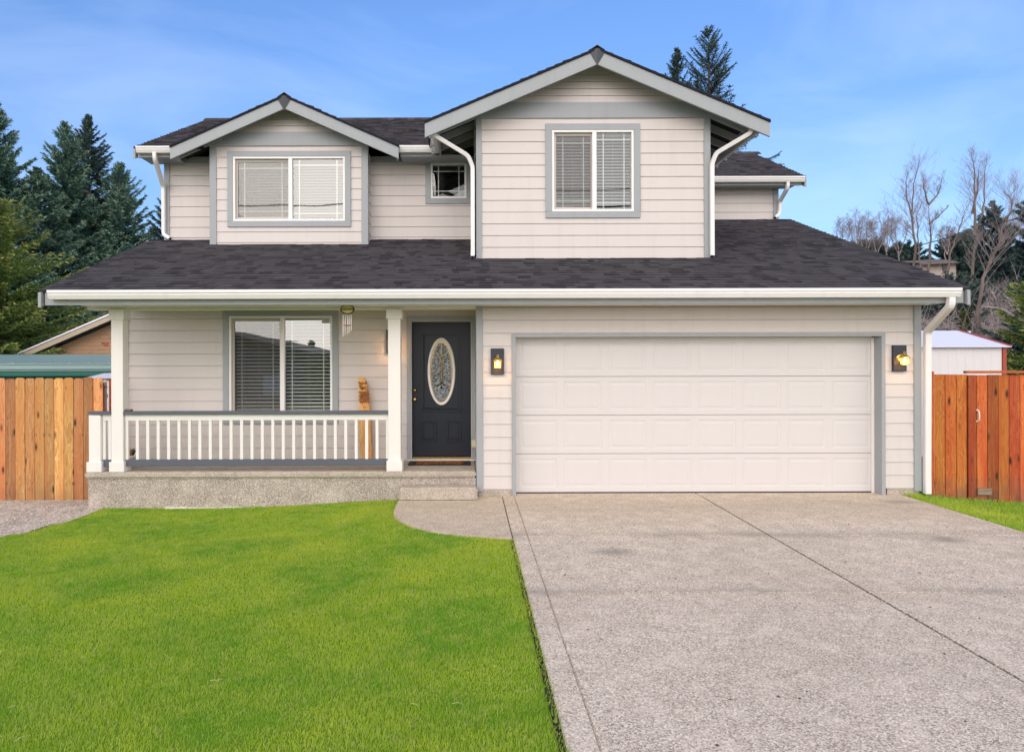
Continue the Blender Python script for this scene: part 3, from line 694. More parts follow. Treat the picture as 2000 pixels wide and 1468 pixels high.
# gable roofs: eaves run along Y
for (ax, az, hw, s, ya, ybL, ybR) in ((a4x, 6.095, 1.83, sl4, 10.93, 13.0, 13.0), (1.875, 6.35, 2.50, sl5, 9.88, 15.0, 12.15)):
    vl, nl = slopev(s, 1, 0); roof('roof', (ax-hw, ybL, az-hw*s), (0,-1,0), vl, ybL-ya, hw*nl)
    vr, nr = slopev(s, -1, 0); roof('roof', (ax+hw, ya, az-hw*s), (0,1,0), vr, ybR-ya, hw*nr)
    # ridge cap
    b = MB(); y = ya-.01
    while y < ybL-.3:
        b.prism([(ax-.11, az-.11*s+.002), (ax, az+.028), (ax+.11, az-.11*s+.002), (ax+.11, az-.11*s+.016), (ax, az+.04), (ax-.11, az-.11*s+.016)], y, y+.145, 'y', random.random()); y += .14
    b.build('ridge_cap', M['shingle'], house)
for (xa, xb, yr, zr) in ((-5.44, 2.4, 14.16, 6.84), (2.5, 6.44, 15.38, 6.49)):
    b = MB(); x = xa
    while x < xb:
        b.prism([(yr-.12, zr-.05), (yr, zr+.035), (yr+.12, zr-.05), (yr+.12, zr-.03), (yr, zr+.045), (yr-.12, zr-.03)], x, x+.135, 'x', random.random()); x += .14
    b.build('ridge_cap', M['shingle'], house)

# barge boards of the two gables, with the shingle peak closure
def barge(ax, az, hw, s, y, dep=.205, name='barge_board'):
    for sgn in (-1, 1):
        b = MB(); t = .034
        b.prism([(ax+sgn*.0, az-t), (ax+sgn*hw, az-t-hw*s), (ax+sgn*hw, az-t-hw*s-dep), (ax, az-t-dep)], y, y+.036, 'y'); b.build(name, M['trim'], house, bevel=.002)
        b = MB(); b.prism([(ax+sgn*.0, az-t+.001), (ax+sgn*(hw+.004), az-t+.001-(hw+.004)*s), (ax+sgn*(hw+.004), az-t+.032-hw*s), (ax, az-t+.032)], y-.022, y+.1, 'y'); b.build('drip_edge', M['edge'], house)
    b = MB(); b.add([(ax-.115, y-.008, az-.058), (ax+.115, y-.008, az-.058), (ax, y-.010, az-.255), (ax, y-.03, az-.02)], [(0,2,3), (3,2,1), (0,3,1)]); b.build('peak_flashing', M['peak'], house)
barge(a4x, 6.095, 1.83, sl4, 10.93, .185)
barge(1.875, 6.35, 2.50, sl5, 9.88, .205)
# undersides: sheathing is part of the roofs; rafter tails, eave fascias
def rafters(ax, az, hw, s, ys_, sgns, wall_in):
    b = MB()
    for y in ys_:
        for sgn in sgns:
            x0, x1 = ax+sgn*(wall_in-.2), ax+sgn*(hw-.04)
            za, zb = az-.045-abs(x0-ax)*s, az-.045-abs(x1-ax)*s
            b.prism([(x0, za), (x1, zb), (x1, zb-.11), (x0, za-.11)], y, y+.04, 'y')
    b.build('rafter', M['trim'], house, bevel=.002)
rafters(1.875, 6.35, 2.50, sl5, [10.22, 10.62, 11.02, 11.42, 11.82], (-1, 1), 1.75)
rafters(a4x, 6.095, 1.83, sl4, [10.97, 11.16], (-1, 1), 1.28)
b = MB()
# eave fascias of the gables
for (xe, ze, ya, yb) in ((-.46, 6.35-2.34*sl5, 9.92, 11.12), (1.875+2.33, 6.35-2.33*sl5, 9.92, 12.15), (a4x-1.80, 6.095-1.80*sl4, 10.97, 11.2), (a4x+1.77, 6.095-1.77*sl4, 10.97, 11.2)):
    b.box(xe, xe+.03, ya, yb, ze-.20, ze-.035)
b.build('eave_fascia', M['trim'], house)
# lower eave: fascia, soffit, gutter, rake boards
trimbox('eave_fascia', (-5.36, 6.27, YL+.02, YL+.06, 2.538, ZE-.02))
b = MB(); b.box(-5.09, 6.2, YL+.06, YG-.034, 2.560, 2.58); b.box(-5.05, .1, 9.36, YB, 2.60, 2.62); b.build('soffit', M['white'], house)
b = MB(); b.box(-5.14, .10, YG-.034, 9.38, 2.525, 2.70); b.build('porch_beam', M['white'], house, bevel=.003)
def gutter(pts_x, y, zt, h=.105, d=.12, name='gutter'):
    b = MB(); x0, x1 = pts_x
    o_ = [(y+d, zt), (y+d, zt-h), (y+.035, zt-h), (y+.012, zt-h*.55), (y+.012, zt-h*.40), (y-.0, zt-h*.30), (y, zt-.012), (y+.004, zt)]
    i_ = [(y+.014, zt), (y+.012, zt-.012), (y+.012, zt-h*.3), (y+.024, zt-h*.42), (y+.024, zt-h*.55), (y+.042, zt-h+.012), (y+d-.01, zt-h+.012), (y+d-.01, zt)]
    b.prism(o_+i_, x0, x1, 'x')
    for xx in (x0, x1): b.prism(o_, xx-.003, xx+.003, 'x')
    return b.build(name, M['gutter'], house)
gutter((X(91, 8.5), X(1881, 8.5)), YL-.115, 2.718, .112, .13)
gutter((-5.36, -4.80), 11.0, 5.305, .10, .12); gutter((X(780, 11), X(845, 11)+.02), 11.0, 5.305, .10, .12)
gutter((3.6, 6.38), 12.9, 5.31, .10, .12)
trimbox('eave_fascia', (-5.38, -4.78, 11.122, 11.16, 5.155, 5.29), (-1.10, -.50, 11.122, 11.16, 5.155, 5.29))
trimbox('eave_fascia', (3.7, 6.36, 13.022, 13.06, 5.165, 5.30))
# side gutters of the tall gable seen end-on
b = MB()
for (xe, sg, yb) in ((-.47, -1, 11.0), (1.875+2.36, 1, 12.1)):
    zt = 6.35-2.5*sl5-.025
    pr = [(xe+(.02 if sg < 0 else 0), zt), (xe+sg*.10, zt), (xe+sg*.10, zt-.05), (xe+sg*.05, zt-.10), (xe+(.02 if sg < 0 else 0), zt-.10)]
    b.prism(pr, 9.93, yb, 'y')
b.build('gutter', M['gutter'], house)
b = MB(); b.box(-5.38, -4.8, 11.16, YM, 5.18, 5.20); b.box(-1.1, .0, 11.16, YM, 5.18, 5.20); b.box(3.7, 6.3, 13.06, YR, 5.19, 5.21); b.build('soffit', M['trim'], house)
# rake boards at the roof ends
def rake(x0, x1, ya, yb, ze, s, dep=.20, drop=.03, mat=None):
    b = MB(); b.prism([(ya, ze-drop), (yb, ze-drop+(yb-ya)*s), (yb, ze-drop+(yb-ya)*s-dep), (ya, ze-drop-dep)], x0, x1, 'x'); b.build('rake_board', mat or M['trim'], house, bevel=.002)
rake(-5.425, -5.385, YL-.02, YM, ZE, .39, .185); rake(6.29, 6.33, YL-.02, 13.45, ZE, .39, .185)
rake(-5.44, -5.40, 11.08, 14.16, 5.31, .5, .16); rake(6.40, 6.44, 12.98, 15.38, 5.325, .49, .17)
b = MB()   # soffit under the side overhangs
b.prism([(YL+.06, ZE-.045), (13.4, ZE+(13.4-YL)*.39-.06), (13.4, ZE+(13.4-YL)*.39-.075), (YL+.06, ZE-.06)], 6.1, 6.29, 'x')
b.build('soffit', M['trim'], house)

# -------- downspouts
def spout(pts, w_=.075, d_=.055, name='downspout', kick=None):
    P = [Vector(p) for p in pts]; out = [P[0]]
    for i in range(1, len(P)-1):
        a, b_, c_ = P[i-1], P[i], P[i+1]; r = .05
        p0 = b_+(a-b_).normalized()*min(r, (a-b_).length/2.2); p1 = b_+(c_-b_).normalized()*min(r, (c_-b_).length/2.2)
        for t in (0, .33, .66, 1): out.append(p0*(1-t)**2+b_*2*t*(1-t)+p1*t*t)
    out.append(P[-1]); b = MB(); b.tube(out, 1, sq=(d_, w_)); o = b.build(name, M['gutter'], house, bevel=.006, segs=2)
    e = MB(); dd = (P[-1]-P[-2]).normalized(); e.tube([P[-1]-dd*.002, P[-1]+dd*.004], 1, sq=(d_*.7, w_*.7)); e.build('spout_opening', M['black'], house)
    return o
spout([(X(1855, 8.6), 8.58, 2.62), (X(1855, 8.6), 8.58, 2.50), (6.165, 9.17, 2.20), (6.165, 9.185, .25), (6.165, 9.18, .02)], .075, .08)
spout([(X(303, 11.05), 11.06, 5.22), (X(303, 11.05), 11.06, 5.11), (-5.14, 11.52, 4.78), (-5.14, 11.53, 3.97), (-5.02, 11.50, 3.90)])
spout([(X(845, 9.97), 9.98, 5.235), (X(846, 9.97), 9.98, 5.14), (X(915, 10.17), 10.13, 4.87), (X(924, 10.19), 10.17, 4.72), (X(924, 10.19), 10.17, 3.43), (X(923.5, 10.15), 10.14, 3.37)], .06, .06)
spout([(X(1470, 9.97), 9.98, 5.24), (X(1468, 9.97), 9.98, 5.15), (X(1398, 10.17), 10.13, 4.90), (X(1390.5, 10.19), 10.17, 4.75), (X(1390.5, 10.19), 10.17, 3.43), (X(1391, 10.15), 10.14, 3.37)], .06, .06)
spout([(X(1540, 12.95), 12.97, 5.21), (X(1540, 12.95), 12.97, 5.10), (6.09, 13.33, 4.93), (6.07, 13.33, 4.68), (5.97, 13.28, 4.60)])

# -------- garage door
gd = empty('garage_door', (0,0,0)); gd.parent = house
YGD = YG+.165
def garage_section(z0, z1):
    b = MB(); x0, x1 = GD[0], GD[1]; n = 8; pw = (x1-x0)/n
    ze0, ze1 = z0+.004, z1-.004
    def F_(a, c, d, e, y0, y1=None):
        b.face([(a, y0, d), (c, y0, d), (c, y0, e), (a, y0, e)])
    xs = [x0]; zpa, zpb = z0+.072, z1-.068
    F_(x0, x1, ze0, zpa, YGD); F_(x0, x1, zpb, ze1, YGD)
    px = [(x0+pw*i+.062+(.01 if i == 0 else 0), x0+pw*(i+1)-.040) for i in range(n)]
    prev = x0
    for (a, c) in px:
        F_(prev, a, zpa, zpb, YGD); prev = c
        # raised panel: step in, flat, bevel back out
        lv = [(0, 0), (.010, .0045), (.034, .0045), (.050, .001)]
        for (i0, d0), (i1, d1) in zip(lv, lv[1:]):
            A = (a+i0, c-i0, zpa+i0, zpb-i0, YGD+d0); B = (a+i1, c-i1, zpa+i1, zpb-i1, YGD+d1)
            ca = [(A[0],A[4],A[2]),(A[1],A[4],A[2]),(A[1],A[4],A[3]),(A[0],A[4],A[3])]; cb = [(B[0],B[4],B[2]),(B[1],B[4],B[2]),(B[1],B[4],B[3]),(B[0],B[4],B[3])]
            for q in range(4): b.face([ca[q], ca[(q+1)%4], cb[(q+1)%4], cb[q]])
        F_(a+.05, c-.05, zpa+.05, zpb-.05, YGD+.001)
    F_(prev, x1, zpa, zpb, YGD)
    b.face([(x0, YGD, ze0), (x1, YGD, ze0), (x1, YGD+.04, ze0), (x0, YGD+.04, ze0)]); b.face([(x0, YGD, ze1), (x1, YGD, ze1), (x1, YGD+.04, ze1), (x0, YGD+.04, ze1)])
    b.build('door_section', M['garage'], gd)
hs_ = (2.135-.012)/4
for i in range(4): garage_section(.012+hs_*i, .012+hs_*(i+1))
b = MB(); b.box(GD[0], GD[1], YGD+.02, YGD+.05, .002, 2.14); b.build('door_backing', M['sash'], gd)
b = MB(); b.box(GD[0]-.005, GD[1]+.005, YGD-.01, YGD+.03, .0015, .012); b.build('bottom_seal', M['black'], gd)
b = MB(); tw = .052   # grey casing with deep reveals
b.box(GD[0]-tw, GD[1]+tw, YG-.036, YG+.01, GD[3], GD[3]+.043); b.box(GD[0]-tw, GD[0], YG-.036, YG+.17, -.012, GD[3]); b.box(GD[1], GD[1]+tw, YG-.036, YG+.17, -.012, GD[3])
b.box(GD[0], GD[1], YG+.012, YG+.17, GD[3]+.002, GD[3]+.04)
b.build('casing', M['trim'], gd, bevel=.003)
b = MB(); b.box(GD[0], GD[0]+.012, YGD-.035, YGD-.004, 0, GD[3]); b.box(GD[1]-.035, GD[1]-.001, YGD-.03, YGD-.004, 0, GD[3]-.012); b.box(GD[0]+.012, GD[1]-.035, YGD-.03, YGD-.004, GD[3]-.012, GD[3])
b.build('weather_strip', M['white'], gd)
# dark garage and house core so nothing shines through
b = MB(); b.box(.25, 6.02, YGD+.06, 17.5, -.2, 2.55); b.box(-5.0, .2, 12.6, 17.5, -.2, 3.6); b.box(-5.05, 5.95, 13.75, 16.9, 3.2, 5.2); b.build('inner_wall', M['curtain'], house)

# -------- front door
fd = empty('front_door', (0,0,0)); fd.parent = house
YDR = YB+.075
dx0, dx1, dz0, dz1 = X(804.7, YDR), X(919.6, YDR), Z(890.5, YDR), Z(628, YDR)
def mold(b, x0, x1, z0, z1, y, wd=.02, raise_=.012):
    """a raised picture-frame moulding with a sunk groove each side"""
    for (a, c, d, e) in ((x0, x1, z1-wd, z1), (x0, x1, z0, z0+wd), (x0, x0+wd, z0+wd, z1-wd), (x1-wd, x1, z0+wd, z1-wd)):
        b.box(a, c, y-raise_, y+.001, d, e)
b = MB(); b.box(dx0, dx1, YDR, YDR+.045, dz0, dz1); b.build('door_leaf', M['door'], fd, bevel=.002)
b = MB()
mold(b, X(823, YDR), X(901, YDR), Z(803.5, YDR), Z(649, YDR), YDR, .030, .024); mold(b, X(826.5, YDR)+.012, X(897.5, YDR)-.012, Z(799.5, YDR)+.012, Z(653, YDR)-.012, YDR, .012, .008)
for (pa, pb) in ((823, 852), (871, 900.5)):
    mold(b, X(pa, YDR), X(pb, YDR), Z(861.5, YDR), Z(820, YDR), YDR, .030, .026); b.box(X(pa+4, YDR)+.012, X(pb-4, YDR)-.012, YDR-.016, YDR+.001, Z(857.5, YDR)+.012, Z(824, YDR)-.012)
b.build('moulding', M['door'], fd, bevel=.005, segs=2)
ocx, ocz, orx, orz = X(862.2, YDR), Z(725.2, YDR), .210, .507
def ell(rx, rz, n=72): return [(ocx+rx*math.cos(2*math.pi*i/n), ocz+rz*math.sin(2*math.pi*i/n)) for i in range(n)]
def ering(b, r0, r1, y0, y1, y2=None):
    a, c = ell(*r0), ell(*r1); n = len(a)
    for i in range(n):
        q = (i+1) % n
        b.face([(a[i][0], y0, a[i][1]), (a[q][0], y0, a[q][1]), (c[q][0], y1, c[q][1]), (c[i][0], y1, c[i][1])])
ov = MB()
for (i0, y0), (i1, y1) in zip([(0, 0), (.003, -.022), (.014, -.032), (.036, -.028), (.046, -.008)], [(.003, -.022), (.014, -.032), (.036, -.028), (.046, -.008), (.047, .0)]):
    ering(ov, (orx-i0, orz-i0), (orx-i1, orz-i1), YDR+y0, YDR+y1)
oval = ov.build('oval_frame', M['vinyl'], fd, smooth=True)
gb = MB(); e_ = ell(orx-.044, orz-.044); gb.face([(p[0], YDR-.004, p[1]) for p in e_]); gb.build('oval_glass', M['leaded'], oval)
lb = MB(); yl = YDR-.007
def came(pts, r=.0020): lb.tube([(p[0], yl, p[1]) for p in pts], r, 6)
e1 = ell(orx-.055, orz-.052); came(e1+[e1[0]], .004)
ix, iz = orx-.075, orz-.10
lens = lambda s: [(ocx+s*ix*math.cos(t)**1.0*1.0, ocz+(orz-.075)*math.sin(t)) for t in [(-90+180*i/24)*math.pi/180 for i in range(25)]]
came(lens(1)); came(lens(-1))
for q in (.30, 0, -.235): came([(ocx-orx*.80, ocz+q-.0), (ocx-ix*(.85 if q else .2), ocz+q)]); came([(ocx+ix*(.85 if q else .2), ocz+q), (ocx+orx*.80, ocz+q)])
came([(ocx, ocz+orz-.05), (ocx, ocz+.27)]); came([(ocx, ocz-.29), (ocx, ocz-orz+.05)])
for q in (-.026, -.012, .012, .026): came([(ocx+q, ocz+.19), (ocx+q, ocz-.16)], .0018)
for cz in (.235, -.205):
    for (dx_, dz_, hx, hz) in ((0, .036, .026, .026), (0, -.036, .026, .026), (-.045, 0, .034, .020), (.045, 0, .034, .020)):
        x_, z_ = ocx+dx_, ocz+cz+dz_
        came([(x_-hx, z_), (x_, z_+hz), (x_+hx, z_), (x_, z_-hz), (x_-hx, z_)], .0038)
lb.build('came', M['brass'], oval)
cb = MB()
for cz in (.235, -.205):
    for (dx_, dz_, hx, hz) in ((0, .036, .022, .022), (0, -.036, .022, .022), (-.045, 0, .030, .016), (.045, 0, .030, .016)):
        x_, z_ = ocx+dx_, ocz+cz+dz_; cb.face([(x_-hx, yl+.001, z_), (x_, yl-.003, z_+hz), (x_+hx, yl+.001, z_), (x_, yl+.001, z_-hz)])
cb.box(ocx-.025, ocx-.013, yl, yl+.002, ocz-.16, ocz+.19); cb.box(ocx+.013, ocx+.025, yl, yl+.002, ocz-.16, ocz+.19)
cb.build('bevelled_glass', M['clearglass'], oval)
for (pz, rr, nm) in ((779, .030, 'knob'), (761.5, .027, 'deadbolt')):
    b = MB(); kx, kz = X(810.3, YDR), Z(pz, YDR)
    prof = [(.001, -.062 if nm == 'knob' else -.03), (rr*.7, -.058 if nm == 'knob' else -.029), (rr, -.045 if nm == 'knob' else -.022), (rr*.8, -.030 if nm == 'knob' else -.014), (rr*.45, -.018), (rr*.45, -.010), (rr*1.05, -.008), (rr*1.1, 0)]
    if nm == 'deadbolt': prof = [(.001, -.026), (rr*.55, -.026), (rr*.6, -.018), (rr*.95, -.014), (rr, 0)]
    b.lathe(prof, (kx, YDR, kz), 20, 'y'); b.build(nm, M['brass'], fd, smooth=True)
b = MB(); tl_, tr_, tt_ = X(794.8, YB), X(928.2, YB), Z(617.5, YB)
b.box(tl_, dx0-.012, YB-.03, YB+.012, .345, tt_); b.box(dx1+.008, tr_, YB-.03, YB+.012, .345, tt_); b.box(dx0-.012, dx1+.008, YB-.03, YB+.012, dz1+.006, tt_)
b.box(dx0-.012, dx0-.001, YB+.012, YDR+.04, .345, dz1+.006); b.box(dx1+.001, dx1+.008, YB+.012, YDR+.04, .345, dz1+.006); b.box(dx0-.001, dx1+.001, YB+.012, YDR+.04, dz1+.001, dz1+.006)
b.build('casing', M['trim'], fd, bevel=.002)
b = MB(); b.box(dx0-.001, dx1+.001, YDR-.03, YDR+.04, Z(896, YB), dz0-.004); b.build('threshold', M['brass'], fd, bevel=.004)
b = MB(); b.box(tl_, tr_, YB-.045, YB+.07, .342, Z(896.5, YB)); b.build('sill', M['white'], fd, bevel=.003)

# -------- porch
por = empty('porch', (0,0,0)); por.parent = house
PT = .34
b = MB(); b.box(-5.14, .095, 9.215, 10.3, -.35, .254); b.build('porch_wall', M['porch'], por, bevel=.004)
b = MB(); b.box(-5.175, .100, 9.172, 10.35, .2545, PT); b.build('porch_floor', M['porchtop'], por, bevel=.022, segs=3)
b = MB(); b.box(-.925, .115, 8.925, 9.20, -.02, .168); b.build('step', M['porchtop'], por, bevel=.03, segs=3)
b = MB()
x = -4.1
while x < -.95:
    l_ = random.uniform(.25, .6); b.box(x, x+l_, 9.195, 9.214, -.165+.02*(x+4.1)/3.2, -.148+.02*(x+4.1)/3.2+random.uniform(0, .010)); x += l_+random.uniform(0, .06)
b.build('edging', M['white'], por)
def post(x0, x1, top, base_top, cap=True, short=False):
    b = MB(); y0, y1 = 9.205, 9.205+(x1-x0)
    b.box(x0, x1, y0, y1, PT, top-.002)
    b.box(x0-.022, x1+.022, y0-.022, y1+.022, PT+.0005, base_top)
    if cap: b.box(x0-.022, x1+.022, y0-.022, y1+.022, top-.135, top)
    b.build('porch_post', M['white'], por, bevel=.004)
post(X(216.5, 9.2), X(239.5, 9.2), 2.527, .475)
post(X(757.7, 9.2), X(782, 9.2), 2.527, .485)
post(X(172.5, 9.2), X(195.5, 9.2), 1.108, .475, cap=False)
rl = empty('railing', (0,0,0)); rl.parent = house
xa, xb = X(172.3, 9.2)-.004, X(757.5, 9.2)
b = MB(); b.box(xa, X(216.2, 9.2), 9.195, 9.345, 1.112, 1.152); b.box(X(240, 9.2), xb, 9.195, 9.345, 1.112, 1.152); b.build('rail_cap', M['dark'], rl, bevel=.004)
b = MB(); b.box(X(196, 9.2), X(216.2, 9.2), 9.245, 9.285, 1.028, 1.111); b.box(X(240, 9.2), xb, 9.245, 9.285, 1.028, 1.111); b.build('top_rail', M['white'], rl, bevel=.003)
b = MB(); b.box(X(198, 9.2), X(214, 9.2), 9.235, 9.295, .410, .499); b.box(X(242.5, 9.2), X(755, 9.2), 9.235, 9.295, .410, .499); b.build('bottom_rail', M['dark'], rl, bevel=.004)
bx = [202, 213]+[246.5+20.4*i for i in range(26)]
b0 = None
for px in bx:
    xc = X(px-.5, 9.23)
    if px > 757: continue
    b = MB(); b.box(xc-.020, xc+.020, 9.247, 9.283, .4995, 1.0275); b.build('baluster', M['white'], rl, bevel=.002)

# -------- wall lamps (three)
def wall_lamp(cx, zt, y, label, power=1.0):
    rt = empty('wall_lamp', (0,0,0)); rt.parent = house; rt['label'] = label
    b = MB(); b.box(cx-.089, cx+.089, y-.045, y-.001, zt-.35, zt); b.build('mounting_board', M['lampboard'], rt, bevel=.003)
    zc = zt-.175; yf = y-.045
    b = MB(); b.lathe([(.001,-.022),(.035,-.02),(.050,-.012),(.056,0)], (cx, yf, zc+.005), 24, 'y')       # round back plate
    b.tube([(cx, yf-.015, zc+.03), (cx, yf-.05, zc+.065), (cx, yf-.09, zc+.055), (cx, yf-.095, zc+.03)], .007, 8)
    b.build('back_plate', M['brass'], rt, smooth=True)
    lc = (cx, yf-.095, zc)
    b = MB(); b.lathe([(.001,.058),(.012,.056),(.026,.045),(.050,.024),(.060,.010),(.058,.004)], lc, 20)
    b.tube([(lc[0]+.014*math.cos(t*.524), lc[1], lc[2]+.072+.014*math.sin(t*.524)) for t in range(13)], .0028, 6)
    b.build('lamp_cap', M['brass'], rt, smooth=True)
    b = MB(); n = 6
    for i in range(n):
        a = 2*math.pi*i/n+.52; b.tube([(lc[0]+.054*math.cos(a), lc[1]+.054*math.sin(a), lc[2]+.006), (lc[0]+.046*math.cos(a), lc[1]+.046*math.sin(a), lc[2]-.088)], .0032, 5)
    for (r_, z_) in ((.056, .004), (.048, -.088)):
        b.tube([(lc[0]+r_*math.cos(2*math.pi*i/n+.52), lc[1]+r_*math.sin(2*math.pi*i/n+.52), lc[2]+z_) for i in range(n+1)], .0045, 5)
    b.build('lamp_cage', M['brass'], rt)
    b = MB()
    for i in range(n):
        a, c_ = 2*math.pi*i/n+.52, 2*math.pi*(i+1)/n+.52
        b.face([(lc[0]+.044*math.cos(a), lc[1]+.044*math.sin(a), lc[2]-.086), (lc[0]+.044*math.cos(c_), lc[1]+.044*math.sin(c_), lc[2]-.086), (lc[0]+.052*math.cos(c_), lc[1]+.052*math.sin(c_), lc[2]+.004), (lc[0]+.052*math.cos(a), lc[1]+.052*math.sin(a), lc[2]+.004)])
    b.build('lamp_glass', M['lampglass'], rt)
    b = MB(); b.lathe([(.001,.022),(.008,.012),(.015,-.004),(.018,-.022),(.012,-.038),(.001,-.044)], (lc[0], lc[1], lc[2]-.02), 12); b.build('bulb', M['bulb'], rt, smooth=True)
    ld = bpy.data.lights.new('lamp_light', 'POINT'); ld.energy = power*.7; ld.color = (1, .55, .2); ld.shadow_soft_size = .02
    lo = bpy.data.objects.new('lamp_light', ld); COL.objects.link(lo); lo.location = (lc[0], lc[1]-.005, lc[2]-.075); lo.parent = rt
wall_lamp(X(971.2, YG), 1.991, YG-.012, 'wall lamp between the front door corner and the garage door')
wall_lamp(X(1753, YG), 2.02, YG-.012, 'wall lamp on the far side of the garage door')
wall_lamp(X(767, YB), 2.292, YB-.012, 'wall lamp mostly hidden behind the porch post', 2.2)
b = MB(); b.box(.04, .108, 9.86, 9.94, Z(873, 9.9), Z(858, 9.9)); b.box(.035, .045, 9.85, 9.95, Z(874, 9.9), Z(857, 9.9)); b.build('outlet_box', M['pale'], house, bevel=.006)

# ------------------------------------------------------------------ loose things on the porch
b = MB(); b.box(-.87, .03, 9.70, 10.05, PT+.001, PT+.016); mat_o = b.build('doormat', M['black'], bevel=.004)
tag(mat_o, 'black doormat with orange scroll pattern lying before the front door', 'doormat')
k = NT('mat_pattern', .9); v = k.coord(); n = k.noise(v, 17, 2, .5, 2.6); k.color(k.mix(k.ramp(n, [(.44, 0.0), (.47, 1.0), (.53, 1.0), (.56, 0.0)]), (.03,.010,.006), (.55,.17,.03))); M['matp'] = k.m
b = MB(); b.box(-.76, -.08, 9.74, 10.01, PT+.0165, PT+.021); b.build('mat_pattern', M['matp'], mat_o)

def text_obj(s, size, loc, mat, parent, rot=(R(90), 0, 0), depth=.002, name='lettering'):
    cu = bpy.data.curves.new('t', 'FONT'); cu.body = s; cu.size = size; cu.extrude = depth; cu.align_x = 'CENTER'; cu.align_y = 'CENTER'
    to = bpy.data.objects.new('t', cu); COL.objects.link(to); bpy.context.view_layer.update()
    me = bpy.data.meshes.new_from_object(to.evaluated_get(bpy.context.evaluated_depsgraph_get())); bpy.data.objects.remove(to)
    me.transform(Matrix.Translation(loc) @ Matrix.Rotation(rot[2], 4, 'Z') @ Matrix.Rotation(rot[1], 4, 'Y') @ Matrix.Rotation(rot[0], 4, 'X'))
    me.materials.clear(); me.materials.append(mat); o = bpy.data.objects.new(name, me); COL.objects.link(o)
    if parent: o.parent = parent
    return o
YC = 9.05; ccx, ccz = X(679, YC), Z(603, YC)
ch = empty('wind_chime', (0,0,0), 'wind chime with oval welcome plaque and five metal tubes hanging from the porch ceiling', 'wind chime')
M['plaque'] = paint('plaque_wood', (.72,.60,.27), .6, .2)
b = MB(); n = 32; prof = [(ccx+.088*math.cos(2*math.pi*i/n), ccz+.060*math.sin(2*math.pi*i/n)) for i in range(n)]; b.prism(prof, YC, YC+.014, 'y'); b.build('plaque', M['plaque'], ch)
b = MB(); b.tube([(ccx+.088*math.cos(2*math.pi*i/n), YC-.003, ccz+.060*math.sin(2*math.pi*i/n)) for i in range(n+1)], .006, 6); b.build('plaque_rim', M['black'], ch)
text_obj('WELCOME', .036, (ccx, YC-.004, ccz-.004), M['black'], ch)
b = MB(); b.tube([(ccx, YC+.006, ccz+.055), (ccx, YC+.006, 2.56)], .002, 5)
for px, pb in ((670.3, 656), (674.3, 653.6), (678.9, 651.8), (682.3, 649), (686.2, 645)):
    b.tube([(X(px, YC), YC+.006, ccz-.035), (X(px, YC), YC+.006, Z(614, YC))], .0015, 4)
b.build('cord', M['black'], ch)
for px, pb in ((670.3, 656), (674.3, 653.6), (678.9, 651.8), (682.3, 649), (686.2, 645)):
    b = MB(); b.tube([(X(px, YC), YC+.006, Z(613.5, YC)), (X(px, YC), YC+.006, Z(pb, YC))], .0085, 10); b.build('tube', M['alu'], ch, smooth=True)
b = MB(); b.lathe([(.001,-.004),(.05,-.004),(.05,.004),(.001,.004)], (X(678, YC), YC+.006, Z(634.5, YC)), 16); b.build('clapper', M['redtrim'], ch)

# carved cedar slab leaning on the porch wall
cs = empty('carved_post', (0,0,0), 'carved cedar slab with an animal head and letters leaning against the porch wall', 'carving')
YS = 10.02
def sp(px, py): return (X(px, YS), Z(py, YS))
outl = [(703.5,735.5),(708,736.5),(712,738),(712.5,744),(716.5,748),(717,757),(715.5,762),(719.5,767),(721,775),(720.5,784),(722,800),(723.5,830),(725,860),(727,896),(704,896),(702.5,870),(700,856),(701.5,852),(700.5,838),(700,820),(701,800),(700,782),(699.5,765),(700,752),(699,748),(699.8,737)]
b = MB(); pr = [sp(*p) for p in outl]; pr = [(p[0], max(p[1], PT+.002)) for p in pr]; b.prism(pr, YS, YS+.09, 'y'); b.build('slab', M['log'], cs, bevel=.008, segs=2)
b = MB()
def blob(px, py, rx, rz_, ry=.03, mb=b):
    c = (X(px, YS), YS+.004, Z(py, YS)); m_ = 8
    base = len(mb.v)
    for i in range(m_+1):
        th = math.pi*i/m_
        for q in range(12):
            ph = 2*math.pi*q/12; mb.v.append((c[0]+rx*math.sin(th)*math.cos(ph), c[1]-ry*math.sin(th)*math.sin(ph), c[2]+rz_*math.cos(th)))
    for i in range(m_):
        for q in range(12): mb.f.append((base+i*12+q, base+i*12+(q+1)%12, base+(i+1)*12+(q+1)%12, base+(i+1)*12+q)); mb.t.append(0)
blob(708, 753, .052, .055, .05); blob(702, 746.5, .016, .016, .03); blob(714.5, 746.5, .016, .016, .03)
blob(710, 774, .072, .085, .006)
for q in range(6):
    for c3 in range(4): blob(702.8+c3*4.9+(q % 2)*1.6, 765+q*3.8, .019, .017, .022)
b.build('carved_head', M['carve'], cs, smooth=True)
b = MB(); blob(712, 752.5, .032, .026, .085, b); blob(713.5, 758, .02, .008, .088, b); b.build('muzzle', M['log'], cs, smooth=True)
b = MB()
for i in range(26):
    x_, z_ = X(random.uniform(703.5, 717), YS), Z(random.uniform(767, 783), YS); b.tube([(x_-.006, YS-.045, z_+.006), (x_, YS-.05, z_), (x_+.006, YS-.045, z_+.005)], .0025, 4)
b.build('fur_cut', M['log'], cs)
for s_, px, py in (('L', 708.5, 787.5), ('O', 711.5, 795)): text_obj(s_, .055, (X(px, YS), YS-.001, Z(py, YS)), M['carve'], cs)
